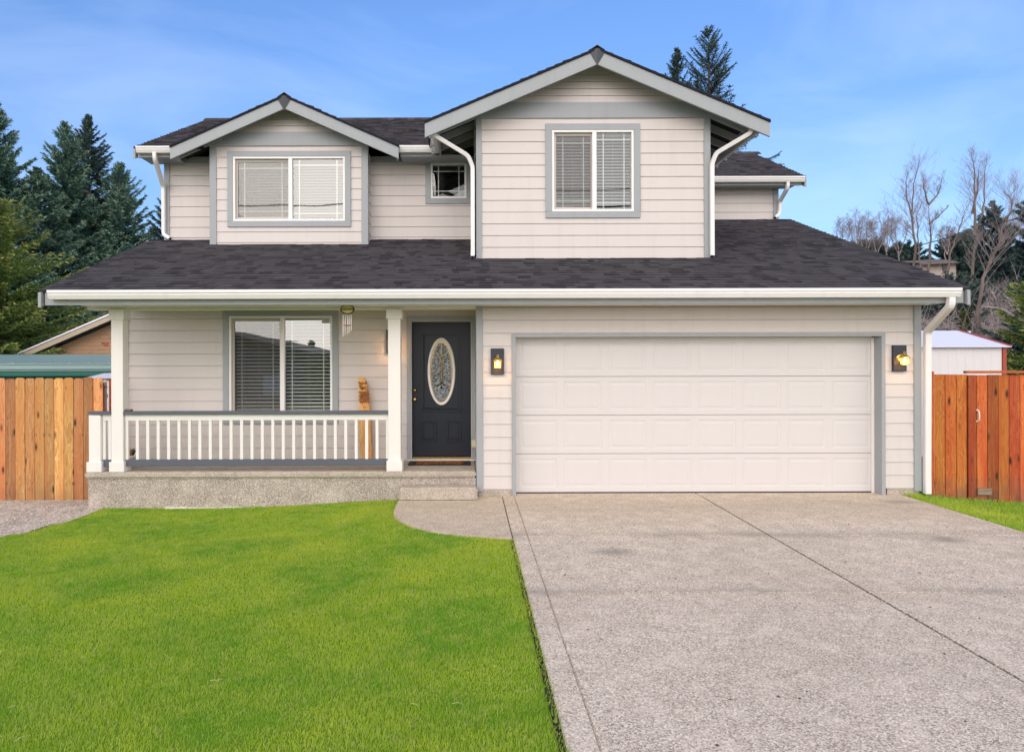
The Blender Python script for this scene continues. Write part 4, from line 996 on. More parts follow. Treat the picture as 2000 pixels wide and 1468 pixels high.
# potted flowers at the end of the porch
fp = empty('potted_flowers', (0,0,0), 'small white pot of faded flowers with green leaves at the end of the porch', 'flower pot')
YF = 9.95; fx = X(258, YF)
b = MB(); b.lathe([(.001,0),(.035,0),(.05,.10),(.054,.10),(.054,.115),(.042,.115),(.04,.09)], (fx+.01, YF, PT+.001), 16); b.build('pot', M['vinyl'], fp, smooth=True)
b = MB()
for i in range(26):
    a, l_ = random.uniform(0, 6.28), random.uniform(.05, .11); z_ = PT+.11; p = Vector((fx+.01, YF, z_)); q = p+Vector((math.cos(a)*l_*.6, math.sin(a)*l_*.6, l_*1.2)); s_ = Vector((-math.sin(a), math.cos(a), 0))*.014
    b.face([p, (p+q)/2+s_, q, (p+q)/2-s_], .3)
b.build('leaf', M['ivy'], fp)
k = NT('flower_petal', .7); k.color((.32,.10,.05)); M['petal'] = k.m
b = MB()
for i in range(5):
    c_ = (fx+random.uniform(-.03, .04), YF-random.uniform(0, .05), PT+random.uniform(.10, .25)); b.lathe([(.001,.014),(.018,.008),(.022,-.002),(.010,-.014),(.001,-.016)], c_, 8)
b.build('flower', M['petal'], fp)
b = MB(); b.box(X(247, 9.3), X(259, 9.3), 9.24, 9.31, 1.153, 1.180); o = b.build('wooden_block', M['greywood'], bevel=.004); tag(o, 'small brown wooden block lying on the dark porch rail cap', 'block')
# hose end on the porch floor under the rail
b = MB(); b.tube([(X(240, 9.6), 9.62, PT+.014), (X(250, 9.6), 9.6, PT+.03), (X(259, 9.6), 9.58, PT+.034), (X(266, 9.6), 9.56, PT+.014), (X(280, 9.6), 9.62, PT+.014)], .012, 8)
o = b.build('garden_hose', M['pale'], smooth=True); tag(o, 'short curl of pale hose on the porch floor under the railing', 'hose')

# ------------------------------------------------------------------ fences
lf = empty('wooden_fence', (-6.8, 9.8, -.18), 'light cedar picket fence with dog eared tops on the gravel side of the porch', 'fence')
def adopt(o, p):
    o.parent = p; o.matrix_parent_inverse = Matrix.Identity(4)
    o.data.transform(Matrix.Translation(-Vector(p.location)))
x = X(200.0, 9.8); i = 0
while x > -12.5:
    wv = .1335; top = Z(736, 9.8)+random.uniform(-.012, .012); bot = -.185+random.uniform(-.01, .005); e = .026; yo = random.uniform(-.003, .003)
    b = MB(); b.prism([(x-wv, bot), (x, bot), (x, top-e), (x-e, top), (x-wv+e, top), (x-wv, top-e)], 9.80+yo, 9.818+yo, 'y')
    adopt(b.build('picket', M['cedar'], bevel=.002), lf); x -= .1398
for z_ in (.05, .75, 1.42):
    b = MB(); b.box(-12.5, X(200, 9.8)-.02, 9.822, 9.86, z_, z_+.085); adopt(b.build('rail', M['cedarrail']), lf)
fp2 = empty('metal_fence_post', (X(203.5, 9.95), 9.95, -.2), 'grey metal post with hinge bracket beside the last pale picket', 'post')
for nm, m_, bxs in (('post_body', M['steel'], [(X(201, 9.95), X(207.3, 9.95), 9.92, 9.97, -.2, 1.53)]), ('bracket', M['steel'], [(X(207, 9.95), X(210, 9.95), 9.925, 9.96, 1.30, 1.36), (X(206.5, 9.95), X(209, 9.95), 9.92, 9.965, 1.44, 1.47)])):
    b = MB(); [b.box(*q) for q in bxs]; adopt(b.build(nm, m_, bevel=.003), fp2)
sg = empty('side_gate', (X(214, 10), 10.0, -.2), 'narrow red cedar side gate seen between the metal post and the porch post', 'gate')
b = MB(); b.box(X(212.5, 10), X(230, 10), 10.0, 10.02, -.15, Z(741, 10)); adopt(b.build('board', M['cedarred'], bevel=.003), sg)
b = MB(); b.box(X(208.5, 10), X(230, 10), 9.98, 10.04, Z(741, 10), Z(737, 10)); adopt(b.build('top_cap', M['cedarrail'], bevel=.003), sg)

rf = empty('board_fence', (6.6, 9.35, -.1), 'reddish cedar board fence panel between the garage downspout and the gate', 'fence')
gt = empty('wooden_gate', (8.3, 9.35, -.1), 'red cedar board gate with metal pull handle and top rail over the grass verge', 'gate')
YFN = 9.35; sf = YFN/9.3
def zb(x): return rz(x, 9.3)-.015
brd = [(1804, 1822), (1825.5, 1845.5), (1846.5, 1867.5), (1868.5, 1888)]
for i, (pa, pb) in enumerate(brd):
    xa, xb = X(pa, YFN), X(pb, YFN); b = MB(); yo = -.03 if i == 0 else 0; top = Z(727.5 if i == 0 else 733.5, YFN)+random.uniform(-.004, .004)
    b.box(xa, xb-.002, YFN+yo, YFN+yo+(.05 if i == 0 else .018), zb((xa+xb)/2), top); adopt(b.build('post' if i == 0 else 'board', M['cedarred'], bevel=.002), rf)
b = MB(); b.box(X(1822, YFN)+.002, X(1826, YFN), YFN+.004, YFN+.02, zb(6.5), Z(735, YFN)); adopt(b.build('board', M['cedar'], bevel=.002), rf)
for z_ in (.15, 1.25): b = MB(); b.box(X(1810, YFN), X(1888, YFN), YFN+.022, YFN+.06, z_, z_+.085); adopt(b.build('rail', M['cedarrail']), rf)
b = MB(); b.box(X(1880, YFN), X(1912, YFN), YFN+.061, YFN+.10, zb(7), Z(735, YFN)); adopt(b.build('gate_post', M['cedarrail']), rf)
gb_ = [(1889.5, 1905)]+[(1908+21.1*i, 1928+21.1*i) for i in range(26)]
for i, (pa, pb) in enumerate(gb_):
    xa, xb = X(pa, YFN), X(pb, YFN); b = MB(); top = Z(734.5, YFN)-.006*random.random(); yo = -.018 if i == 0 else random.uniform(-.002, .002)
    b.box(xa, xb, YFN+yo, YFN+yo+.018, zb(min((xa+xb)/2, 8.6)), top); adopt(b.build('board', M['cedarred'], bevel=.002), gt)
b = MB(); b.box(X(1884, YFN), X(2460, YFN), YFN-.035, YFN+.03, Z(731.5, YFN), Z(726.5, YFN)); adopt(b.build('top_rail', M['cedarrail'], bevel=.003), gt)
for z_ in (.12, 1.2): b = MB(); b.box(X(1890, YFN), X(2450, YFN), YFN+.022, YFN+.06, z_, z_+.085); adopt(b.build('rail', M['cedarrail']), gt)
hx = X(1906.4, YFN); b = MB(); b.tube([(hx, YFN-.022, Z(802, YFN)), (hx, YFN-.055, Z(806, YFN)), (hx, YFN-.06, Z(814, YFN)), (hx, YFN-.055, Z(822, YFN)), (hx, YFN-.022, Z(826, YFN))], .008, 8)
b.lathe([(.001,-.006),(.014,-.005),(.015,0)], (hx, YFN-.018, Z(803, YFN)), 10, 'y'); b.lathe([(.001,-.006),(.014,-.005),(.015,0)], (hx, YFN-.018, Z(825, YFN)), 10, 'y'); adopt(b.build('handle', M['alu'], smooth=True), gt)
b = MB(); b.box(X(1905.5, YFN), X(1932, YFN), YFN-.042, YFN-.021, Z(968, YFN), Z(955, YFN)); adopt(b.build('patch_block', M['greywood'], bevel=.003), gt)

# ------------------------------------------------------------------ neighbours' buildings
# long green metal roof behind the pale fence
gs = empty('metal_carport', (-14, 16, GROUND_Z), 'long green metal roofed carport seen above the pale picket fence', 'carport')
YS1 = 16.0
def ab(o, p): adopt(o, p); return o
b = MB(); x0, x1 = -26, X(222, YS1)+1.2
b.add([(x0, YS1, Z(706.5, YS1)), (x1, YS1, Z(706.5, YS1)), (x1, YS1+3.2, Z(690, YS1+3.2)), (x0, YS1+3.2, Z(690, YS1+3.2)), (x0, YS1+6.4, Z(706.5, YS1)), (x1, YS1+6.4, Z(706.5, YS1))], [(0,1,2,3), (3,2,5,4)])
xx = x0
while xx < x1: b.box(xx, xx+.04, YS1-.005, YS1+.05, Z(706.5, YS1)-.01, Z(706.5, YS1)+.012); xx += .45
ab(b.build('roof', M['greenroof']), gs)
b = MB(); b.box(x0, x1, YS1-.02, YS1+.02, Z(718.5, YS1), Z(707.2, YS1)); b.box(x0, x1, YS1-.05, YS1-.015, Z(709, YS1), Z(706.8, YS1)); b.box(x0, x1, YS1+.03, YS1+.05, Z(722.5, YS1), Z(718.5, YS1)); ab(b.build('gutter', M['greenroof']), gs)
b = MB(); b.box(x0, x1, YS1+.06, YS1+6.3, Z(732, YS1), Z(718.5, YS1)); b.box(x0, x1, YS1+.35, YS1+.4, GROUND_Z, Z(731, YS1)); ab(b.build('wall', M['greendark']), gs)
# low white roof
YS2 = 13.0; ws = empty('low_white_roof', (X(200, YS2), YS2, GROUND_Z), 'low white roof peeking over the tops of the pale pickets', 'shed')
b = MB(); zt, zbm = Z(727.5, YS2), Z(737, YS2)
b.add([(X(176, YS2), YS2+.5, zt), (X(240, YS2), YS2+.5, zt), (X(240, YS2), YS2, zbm), (X(160, YS2), YS2, zbm), (X(176, YS2), YS2+2, zt), (X(240, YS2), YS2+2, zt), (X(160, YS2), YS2+2.5, zbm), (X(240, YS2), YS2+2.5, zbm)], [(0,1,2,3), (0,4,5,1), (4,6,7,5), (0,3,6,4), (1,5,7,2)]); ab(b.build('roof', M['roofwhite']), ws)
b = MB(); b.box(X(163, YS2), X(240, YS2), YS2+.08, YS2+2.4, GROUND_Z, zbm-.005); ab(b.build('wall', M['whitemetal']), ws)
# brown gabled house
YN = 21.0; bh = empty('neighbour_house', (-11, YN+4, GROUND_Z), 'brown board sided house with tan rake and grey shingle roof beyond the green carport', 'house')
rk0, rk1 = (X(50, YN), Z(693, YN)), (X(300, YN), Z(586, YN))
s6 = (rk1[1]-rk0[1])/(rk1[0]-rk0[0]); pkx = rk1[0]
b = MB(); zz = GROUND_Z
wl, wr = rk0[0]+.35, 2*pkx-rk0[0]-.35
zs = GROUND_Z
ex = .115
n_ = int((rk1[1]-zs)/ex)
for i in range(n_):
    za, zb_ = zs+i*ex, zs+(i+1)*ex; b.face([(wl, YN-.015, za), (wr, YN-.015, za), (wr, YN, zb_), (wl, YN, zb_)]); b.face([(wl, YN-.015, za), (wl, YN, za), (wr, YN, za), (wr, YN-.015, za)])
ab(b.build('wall', M['brownsiding'], clips=[((pkx, 0, rk1[1]-.16), (s6, 0, 1)), ((pkx, 0, rk1[1]-.16), (-s6, 0, 1))]), bh)
b = MB()
for sgn in (-1, 1): b.prism([(pkx, rk1[1]), (pkx+sgn*(pkx-rk0[0]), rk0[1]), (pkx+sgn*(pkx-rk0[0]), rk0[1]-.15), (pkx, rk1[1]-.15)], YN-.45, YN-.41, 'y')
ab(b.build('rake_board', M['tan']), bh)
b = MB()
for sgn in (-1, 1): b.prism([(pkx, rk1[1]+.055), (pkx+sgn*(pkx-rk0[0]+.05), rk0[1]+.04), (pkx+sgn*(pkx-rk0[0]+.05), rk0[1]), (pkx, rk1[1]+.005)], YN-.48, YN+8, 'y')
ab(b.build('roof', M['roofwhite']), bh)
YN2 = 24.0; keep = house; 
b = MB(); rv, rn = slopev(.55)
O = Vector((X(150, YN2), YN2, Z(648, YN2))); top_y = YN2+3.6; zt = Z(606, top_y)
for r in range(22):
    y0 = YN2+(top_y-YN2)*r/22; y1 = YN2+(top_y-YN2)*(r+1)/22; z0 = O.z+(zt-O.z)*r/22; z1 = O.z+(zt-O.z)*(r+1)/22
    xl = X(150, YN2)+(X(197, top_y)-X(150, YN2))*r/22; u = xl
    while u < 3: wd = random.uniform(.2, .5); b.face([(u, y0, z0+.02), (min(u+wd, 3), y0, z0+.02), (min(u+wd, 3), y1, z1), (u, y1, z1)], random.random()); u += wd
M['shinglegrey'] = paint('grey_far_shingle', (.13,.12,.14), .9, .2)
ab(b.build('rear_roof', M['shinglegrey']), bh)
b = MB(); b.box(O.x+1.2, 3, YN2+.3, YN2+5, GROUND_Z, O.z); ab(b.build('rear_wall', M['brownsiding']), bh)
b = MB(); b.box(X(208, YN)-.06, X(208, YN)+.06, YN-.03, YN-.016, Z(673, YN), Z(667, YN)); ab(b.build('vent', M['redtrim']), bh)

# white ribbed shed at the right
YW = 16.0; wsd = empty('metal_shed', (9.5, YW+1.5, GROUND_Z), 'white ribbed metal shed with red corner trim behind the red cedar gate', 'shed')
sx0, sx1 = 6.9, X(1963, YW); ze, zr = Z(677, YW), Z(648, 17.6)
b = MB(); xx = sx0; ribs = []
while xx < sx1-.21:
    ribs += [(xx, YW), (xx+.13, YW), (xx+.15, YW-.008), (xx+.18, YW-.008), (xx+.20, YW)]; xx += .2001
for (a, c_) in zip(ribs, ribs[1:]): b.face([(a[0], a[1], GROUND_Z), (c_[0], c_[1], GROUND_Z), (c_[0], c_[1], ze-.02), (a[0], a[1], ze-.02)])
b.add([(sx1, YW, GROUND_Z), (sx1, YW+3.2, GROUND_Z), (sx1, YW+3.2, ze), (sx1, 17.6, zr), (sx1, YW, ze)], [(0,1,2,3,4)])
ab(b.build('wall', M['whitemetal']), wsd)
b = MB(); b.add([(sx0, YW-.12, ze-.03), (sx1+.06, YW-.12, ze-.03), (sx1+.06, 17.6, zr), (sx0, 17.6, zr), (sx0, 19.3, ze-.03), (sx1+.06, 19.3, ze-.03), (sx0, YW-.12, ze-.045), (sx1+.06, YW-.12, ze-.045)], [(0,1,2,3), (3,2,5,4), (6,7,1,0)]); ab(b.build('roof', M['roofwhite']), wsd)
b = MB(); b.box(sx1-.07, sx1+.012, YW-.03, YW+.05, GROUND_Z, ze-.05); ab(b.build('corner_trim', M['redtrim']), wsd)
b = MB(); b.prism([(YW-.12, ze-.03), (17.6, zr+.0), (17.6, zr+.03), (YW-.12, ze+.0)], sx1+.05, sx1+.08, 'x'); ab(b.build('rake_trim', M['redtrim']), wsd)
b = MB(); b.lathe([(.05,0),(.05,.12),(.09,.14),(.09,.20),(.001,.24)], (X(1893, 20), 20, Z(660, 20)-.05), 10); b.tube([(X(1893, 20), 20, GROUND_Z), (X(1893, 20), 20, Z(660, 20))], .045, 8); o = b.build('vent_pipe', M['steel'], smooth=True)
tag(o, 'capped metal vent pipe rising behind the white shed roof', 'vent pipe')

# yellow-green house glimpse with red trimmed roof, and a parked car in front of it
YY = 34.0; yh = empty('yellow_house', (X(1990, YY)+2, YY+3, GROUND_Z), 'yellow green sided house with red roof edge mostly hidden by the dark fir', 'house')
b = MB(); zz = GROUND_Z
while zz < Z(672, YY): b.face([(X(1950, YY), YY-.03, zz), (X(2060, YY), YY-.03, zz), (X(2060, YY), YY, zz+.2), (X(1950, YY), YY, zz+.2)]); b.face([(X(1950, YY), YY-.03, zz), (X(1950, YY), YY, zz), (X(2060, YY), YY, zz), (X(2060, YY), YY-.03, zz)]); zz += .2
b.box(X(1950, YY), X(2060, YY), YY+.01, YY+5, GROUND_Z, Z(672, YY)); ab(b.build('wall', M['yellow']), yh)
b = MB(); b.box(X(1955, YY), X(2070, YY), YY-.5, YY-.44, Z(669, YY), Z(664, YY)); ab(b.build('fascia', M['redtrim']), yh)
b = MB(); b.add([(X(1955, YY), YY-.45, Z(664.5, YY)), (X(2070, YY), YY-.45, Z(664.5, YY)), (X(2070, YY), YY+3, Z(640, YY)), (X(1962, YY), YY+3, Z(650, YY)), (X(1955, YY), YY+6, Z(664, YY)), (X(2070, YY), YY+6, Z(664, YY))], [(0,1,2,3), (3,2,5,4)]); ab(b.build('roof', M['brownroof']), yh)
YV = 30.0; pc = empty('parked_car', (X(1978, YV), YV, GROUND_Z), 'pale parked car glimpsed beside the red corner of the white shed', 'car')
cx = X(1985, YV); zc0 = Z(701, YV)-.25
def zcar(h): return GROUND_Z+.95+h
b = MB(); b.prism([(cx-2.1, zcar(.35)), (cx-2.1, zcar(.85)), (cx-1.3, zcar(1.0)), (cx-.7, zcar(1.5)), (cx+1.0, zcar(1.52)), (cx+1.8, zcar(1.0)), (cx+2.1, zcar(.85)), (cx+2.1, zcar(.35))], YV-.85, YV+.85, 'y'); ab(b.build('body', M['carpaint'], bevel=.06, segs=2), pc)
b = MB(); b.prism([(cx-1.15, zcar(1.02)), (cx-.68, zcar(1.42)), (cx+.95, zcar(1.44)), (cx+1.5, zcar(1.02))], YV-.865, YV-.85, 'y'); ab(b.build('side_window', M['darkglass']), pc)
for q in (-1.3, 1.3): b = MB(); b.lathe([(.001,-.1),(.33,-.1),(.33,.1),(.001,.1)], (cx+q, YV-.8, zcar(.33)), 18, 'y'); ab(b.build('wheel', M['tyre']), pc)
b = MB(); b.box(cx-4, cx+6, YV-2, YV+2, GROUND_Z, zcar(0)); tag(b.build('bank', M['farground']), kind='structure')

# ------------------------------------------------------------------ hill and far house
def hz(x, y):
    h = .165*max(0, y-27)*sstep(8, 30, x)+.04*max(0, y-27)
    h = min(h, 15+.02*y)
    return GROUND_Z-.3+h+.5*math.sin(x*.31+y*.13)+.4*math.sin(y*.4-x*.2)
tag(grid('hill', -80, 160, 24, 130, 90, 50, hz, M['hill']), kind='structure')
YH = 60.0; hh = empty('hillside_house', (X(1850, YH), YH, hz(X(1850, YH), YH)), 'beige house with brown roof half hidden by bare trees up the hillside', 'house')
b = MB(); xa, xm, xb = X(1800, YH), X(1868, YH), X(1893, YH)
b.box(xa, xm, YH, YH+7, hz(xm, YH)-2, Z(517, YH)); ab(b.build('wall', M['beigehouse']), hh)
b = MB(); b.add([(xm, YH-.1, hz(xm, YH)-2), (xb, YH+2, hz(xm, YH)-2), (xb, YH+2, Z(527, YH)), ((xm+xb)/2, YH+1, Z(507, YH)), (xm, YH-.1, Z(517, YH))], [(0,1,2,3,4)]); ab(b.build('gable_wall', M['beigehouse']), hh)
b = MB(); b.add([(xa-.5, YH-.8, Z(519, YH)), (xm+.2, YH-.8, Z(515, YH)), (X(1884, YH), YH+3.5, Z(497, YH)), (xa-.5, YH+3.5, Z(502, YH)), (xa-.5, YH+8, Z(515, YH)), (xm+.3, YH+8, Z(515, YH)), (xa-.5, YH-.8, Z(522, YH)), (xm+.2, YH-.8, Z(518, YH))], [(0,1,2,3), (3,2,5,4), (6,7,1,0)]); ab(b.build('roof', M['brownroof']), hh)
b = MB(); b.box(X(1841, YH), X(1849, YH), YH-.05, YH+.02, Z(531, YH), Z(520, YH)); ab(b.build('window', M['darkglass']), hh)

# ------------------------------------------------------------------ trees
def conifer_mesh(H, Rr, seed, nb=240, sparse=.82, droop=.22, card=.15, base_t=.05, power=.85, rag=.42, tipup=.42, lean=0):
    r = np.random.default_rng(seed); quads = []; tints = []; limbs = []
    for i in range(nb):
        t = base_t+(1-base_t)*((i+r.random())/nb)**.92
        z = H*t; Lb = Rr*((1-t)**power)*(r.uniform(1-rag, 1+rag*.5) if r.random() < .8 else r.uniform(1.05, 1.35))+.05
        if r.random() > sparse: continue
        az = r.uniform(0, 2*np.pi); el = -droop+(.15+droop+.75)*t**2.2+r.normal(0, .08)
        d = np.array([np.cos(az)*np.cos(el), np.sin(az)*np.cos(el), np.sin(el)])
        side = np.array([-np.sin(az), np.cos(az), 0]); tx = lean*t
        p0 = np.array([tx, 0, z]); limbs.append((p0, p0+d*Lb*.5, p0+d*Lb+np.array([0,0,tipup*Lb*.5])))
        nt_ = int(7+Lb*9); s = np.linspace(.12, 1, nt_)+r.normal(0, .01, nt_)
        ax = p0+np.outer(s*Lb, d)+np.outer(s**2*tipup*Lb*.5, [0,0,1])
        for sg_ in (-1, 1, 0):
            tl = ((.25*Lb*(1.12-s)+.09)*r.uniform(.6, 1.3, nt_)).clip(.08, .7)
            if sg_ == 0: td = d+np.array([0,0,.2])+r.normal(0, .15, (nt_, 3)); tl = tl*.6
            else: td = d*.75+side*sg_*.8+r.normal(0, .18, (nt_, 3))+np.array([0,0,-.12])
            td /= np.linalg.norm(td, axis=1)[:, None]
            nn = 7
            for q in range(nn):
                f = (q+.6)/nn
                c = ax+td*(tl*f)[:, None]
                nd = td+r.normal(0, .42, (nt_, 3)); nd /= np.linalg.norm(nd, axis=1)[:, None]
                ln = card*r.uniform(.7, 1.4, nt_)*(1 if t < .8 else 1-.6*(t-.8)/.2); wv = np.cross(nd, r.normal(0, 1, (nt_, 3))); wv /= np.linalg.norm(wv, axis=1)[:, None]
                a = c-nd*ln[:, None]*.35; b_ = c+nd*ln[:, None]*.65; m_ = c
                wd = (card*(.13 if t < .8 else .09)*r.uniform(.6, 1.2, nt_))[:, None]
                quads.append(np.stack([a, m_+wv*wd, b_, m_-wv*wd], 1)); tints.append((.30*f+.55*s+r.uniform(-.25, .22, nt_)).clip(0, 1))
    return np.concatenate(quads), np.concatenate(tints), limbs
def bare_limbs(mb, limbs, H, lean=0, r0=None):
    for p0, p1, p2 in limbs: mb.tube([p0, p1, p2], [.012+.004*H/10, .010, .004], 4, cap=False)
TREE_LIB = {}
def conifer(px, ptop, Y, Rr, kind, mat, label, group, seed, basez=GROUND_Z, **kw):
    x = X(px, Y); H = Z(ptop, Y)-basez
    key = (kind, seed)
    rt = empty('fir_tree', (x, Y, basez), label, 'tree', group)
    if key not in TREE_LIB:
        V, t, limbs = conifer_mesh(H, Rr, seed, **kw); o = npmesh('crown', V, 4, mat, rt, tint=t)
        b = MB(); ln = kw.get('lean', 0); b.tube([(0,0,-.5), (ln*.5,0,H*.5), (ln*.97,0,H*.97)], [.02*H+.04, .012*H+.01, .01], 8); bare_limbs(b, limbs, H)
        tr = b.build('trunk', M['bark']); tr.parent = rt; TREE_LIB[key] = (o.data, tr.data, H)
    else:
        cm, tm, H0 = TREE_LIB[key]
        for nm, me in (('crown', cm), ('trunk', tm)): o = bpy.data.objects.new(nm, me); COL.objects.link(o); o.parent = rt
        rt.scale = (H/H0*kw.get('fat', 1), H/H0*kw.get('fat', 1), H/H0)
        rt.rotation_euler.z = seed*1.7+px
    return rt
GL = 'fir trees beyond the pale fence'
conifer(-8, 196, 27, 3.6, 'a', M['firblue'], 'tallest blue green fir at the photo edge behind the yellow green fir', GL, 1, nb=400, card=.17)
conifer(128, 238, 30, 4.0, 'b', M['firblue'], 'slim topped blue green fir between the tallest fir and the dark pointed fir', GL, 2, nb=380, card=.17)
conifer(174, 226, 33, 4.3, 'c', M['firdark'], 'dark pointed fir, the higher of the two tops beside the small upper roof', GL, 3, nb=380, card=.18)
conifer(234, 318, 31, 3.9, 'd', M['firblue'], 'blue green fir with long upswept branches nearest the house roof edge', GL, 4, nb=380, card=.17, tipup=.5)
conifer(75, 330, 28, 3.8, 'e', M['firblue'], 'broad blue green fir filling the gap low behind the yellow green fir', GL, 5, nb=360, card=.17)
conifer(332, 352, 27, 2.4, 'f', M['firdark'], 'dark fir tip showing between the upper wall downspout and the roof', GL, 6, nb=200, card=.15)
conifer(-12, 400, 21, 3.3, 'g', M['firgreen'], 'yellow green fir with brown tips in front of the blue green firs', GL, 7, nb=380, card=.12, droop=.3, power=.6)
conifer(105, 520, 30, 3.6, 'h', M['firgreen'], 'low yellow green fir just above the green carport roof', GL, 8, nb=320, card=.13, power=.6)
conifer(212, 440, 34, 3.6, 'i', M['firdark'], 'low dark fir behind the slope of the porch roof', GL, 9, nb=280, card=.17)
GB = 'fir tops above the tall gable'
conifer(1324, 98, 32, 3.7, 'j', M['firdark'], 'shorter bushy fir top above the tall gable roof', GB, 10, nb=230, card=.15, base_t=.45, power=.8)
conifer(1386, 58, 32, 4.4, 'k', M['firdark'], 'taller ragged fir top above the tall gable roof', GB, 11, nb=210, card=.14, base_t=.45, sparse=.8, rag=.6, power=.7)
GR = 'conifers on the hillside'
def hb(px, Y): return hz(X(px, Y), Y)-.3
conifer(1938, 398, 46, 3.6, 'l', M['firdark'], 'dark conical fir among the bare trees on the hillside', GR, 12, hb(1938, 46), nb=260, card=.24)
conifer(1868, 462, 70, 5.5, 'm', M['firdark'], 'distant wide fir just above the hillside house roof', GR, 13, hb(1868, 70), nb=240, card=.34)
conifer(2040, 375, 40, 3.7, 'n', M['firdark'], 'large dark fir cut by the photo edge above the hillside', GR, 14, hb(2008, 40), nb=320, card=.26, power=.6)
conifer(1890, 452, 75, 3.5, 'o', M['firdark'], 'slim distant fir between the hillside house and the conical fir', GR, 15, hb(1890, 75), nb=180, card=.34)
conifer(1760, 490, 72, 5, 'p', M['firdark'], 'distant fir behind the bases of the two tall bare trunks', GR, 16, hb(1760, 72), nb=220, card=.34, power=.6)
conifer(1725, 495, 70, 4, 'q', M['firdark'], 'distant fir low behind the garage roof slope', GR, 17, hb(1725, 70), nb=200, card=.34, power=.6)
conifer(1700, 478, 74, 4, 'r', M['firdark'], 'distant fir lowest along the garage roof slope', GR, 18, hb(1700, 74), nb=200, card=.34, power=.6)
conifer(2095, 540, 19, 2.3, 's', M['firgreen'], 'near green fir reaching over the cedar gate from the photo edge', GR, 19, GROUND_Z, nb=260, card=.13, power=.45, base_t=.12, droop=.15)
conifer(2050, 560, 24, 2.3, 't', M['firdark'], 'dark fir behind the near green fir beside the white shed', GR, 20, GROUND_Z, nb=260, card=.15, power=.45)
conifer(1850, 560, 36, 3.0, 'u', M['firdark'], 'dark low evergreen behind the garage downspout', GR, 21, hb(1850, 36), nb=200, card=.2, power=.4)

def bare_tree(px_base, py_base, Y, stems, label, group, mat, seed, twig=1.0, trunk_r=.16, depth=4, name='bare_tree', spread=.55, base=None, up=.35):
    """stems: list of pixel paths (each starts at the base or a fork)"""
    r = random.Random(seed); x0 = X(px_base, Y); z0 = base if base is not None else Z(py_base, Y)
    rt = empty(name, (x0, Y, z0), label, 'tree', group); tb, cb_ = MB(), MB()
    def grow(mb, p, d, Lg, rad, lev):
        n = 4; pts = [Vector(p)]; dd = Vector(d)
        for i in range(n):
            dd = (dd+Vector((r.gauss(0, .07), r.gauss(0, .07), r.gauss(0, .05)+up*.10))).normalized(); pts.append(pts[-1]+dd*Lg/n)
        mb.tube(pts, [rad*(1-.72*i/n) for i in range(n+1)], 4 if lev > 1 else 5, cap=False)
        if lev >= depth: return
        k_ = int(2.4*twig+r.random())
        for i in range(k_+1):
            t = r.uniform(.2, .95); q = t*n; i0 = int(min(q, n-1)); pp = pts[i0].lerp(pts[i0+1], q-i0)
            sd_ = Vector((r.gauss(0, 1), r.gauss(0, 1), r.gauss(0, .4))).normalized()
            grow(cb_, pp, (dd*(1-spread)+sd_*spread+Vector((0,0,up))).normalized(), Lg*r.uniform(.4, .62), max(rad*(1-.7*t)*.45, .0052*Y/50), lev+1)
    for si, path in enumerate(stems):
        P = [Vector((X(a, Y)-x0, r.uniform(-.4, .4) if i else 0, Z(b_, Y)-z0)) for i, (a, b_) in enumerate(path)]
        if si == 0 and base is None: pass
        m_ = len(P); dens = []
        for i in range(m_-1):
            for s_ in range(4): dens.append(P[i].lerp(P[i+1], s_/4)+Vector((r.gauss(0, .03), r.gauss(0, .03), 0)))
        dens.append(P[-1]); tot = len(dens); r0 = trunk_r*(1 if si == 0 else .7)
        rad = [r0*(1-.88*i/(tot-1)) for i in range(tot)]
        tb.tube(dens, rad, 7, cap=False)
        L_ = (P[-1]-P[0]).length
        for i in range(int(tot*2.3*twig)+5):
            t = r.uniform(.28, .99); q = t*(tot-1); i0 = int(min(q, tot-2)); pp = dens[i0].lerp(dens[i0+1], q-i0); a = r.uniform(0, 6.28)
            d = Vector((math.cos(a)*.7, math.sin(a)*.7, r.uniform(.5, 1.4))).normalized()
            grow(cb_, pp, d, L_*(.30*(1.1-t)+.07)*r.uniform(.6, 1.3), max(rad[i0]*.26, .0075*Y/50), 2)
    o = tb.build('trunk', mat); o.parent = rt; o = cb_.build('crown', M['twig']); o.parent = rt
    return rt
BT = 'leafless trees on the hillside'
bare_tree(1783, 540, 50, [[(1783,540),(1784,480),(1785,420),(1790,360),(1795,312)], [(1784,430),(1772,375),(1768,335)]], 'bare tree with the straightest tall trunk rising over the garage roof', BT, M['palebark'], 1, trunk_r=.10)
bare_tree(1800, 545, 54, [[(1800,545),(1800,470),(1797,420),(1808,370)]], 'thin bare tree squeezed between the two tall bare trunks', BT, M['palebark'], 2, trunk_r=.07)
bare_tree(1813, 545, 48, [[(1813,545),(1814,470),(1815,402)], [(1815,402),(1800,370),(1806,340)], [(1815,402),(1835,380),(1848,335)], [(1815,440),(1840,425),(1852,405)]], 'bare tree forking into a wide crown at roof ridge height', BT, M['palebark'], 3, trunk_r=.10)
bare_tree(1893, 560, 44, [[(1893,575),(1898,500),(1903,462)], [(1903,462),(1900,400),(1897,340),(1895,302)], [(1903,462),(1915,420),(1925,370),(1936,305)], [(1900,420),(1908,370),(1911,325)]], 'tall bare tree splitting into two upright stems above the hillside house', BT, M['palebark'], 4, trunk_r=.12)
bare_tree(1849, 560, 46, [[(1849,545),(1858,500),(1874,460),(1886,425),(1900,400)]], 'slender bare tree leaning over the hillside house', BT, M['palebark'], 5, trunk_r=.075, twig=.7)
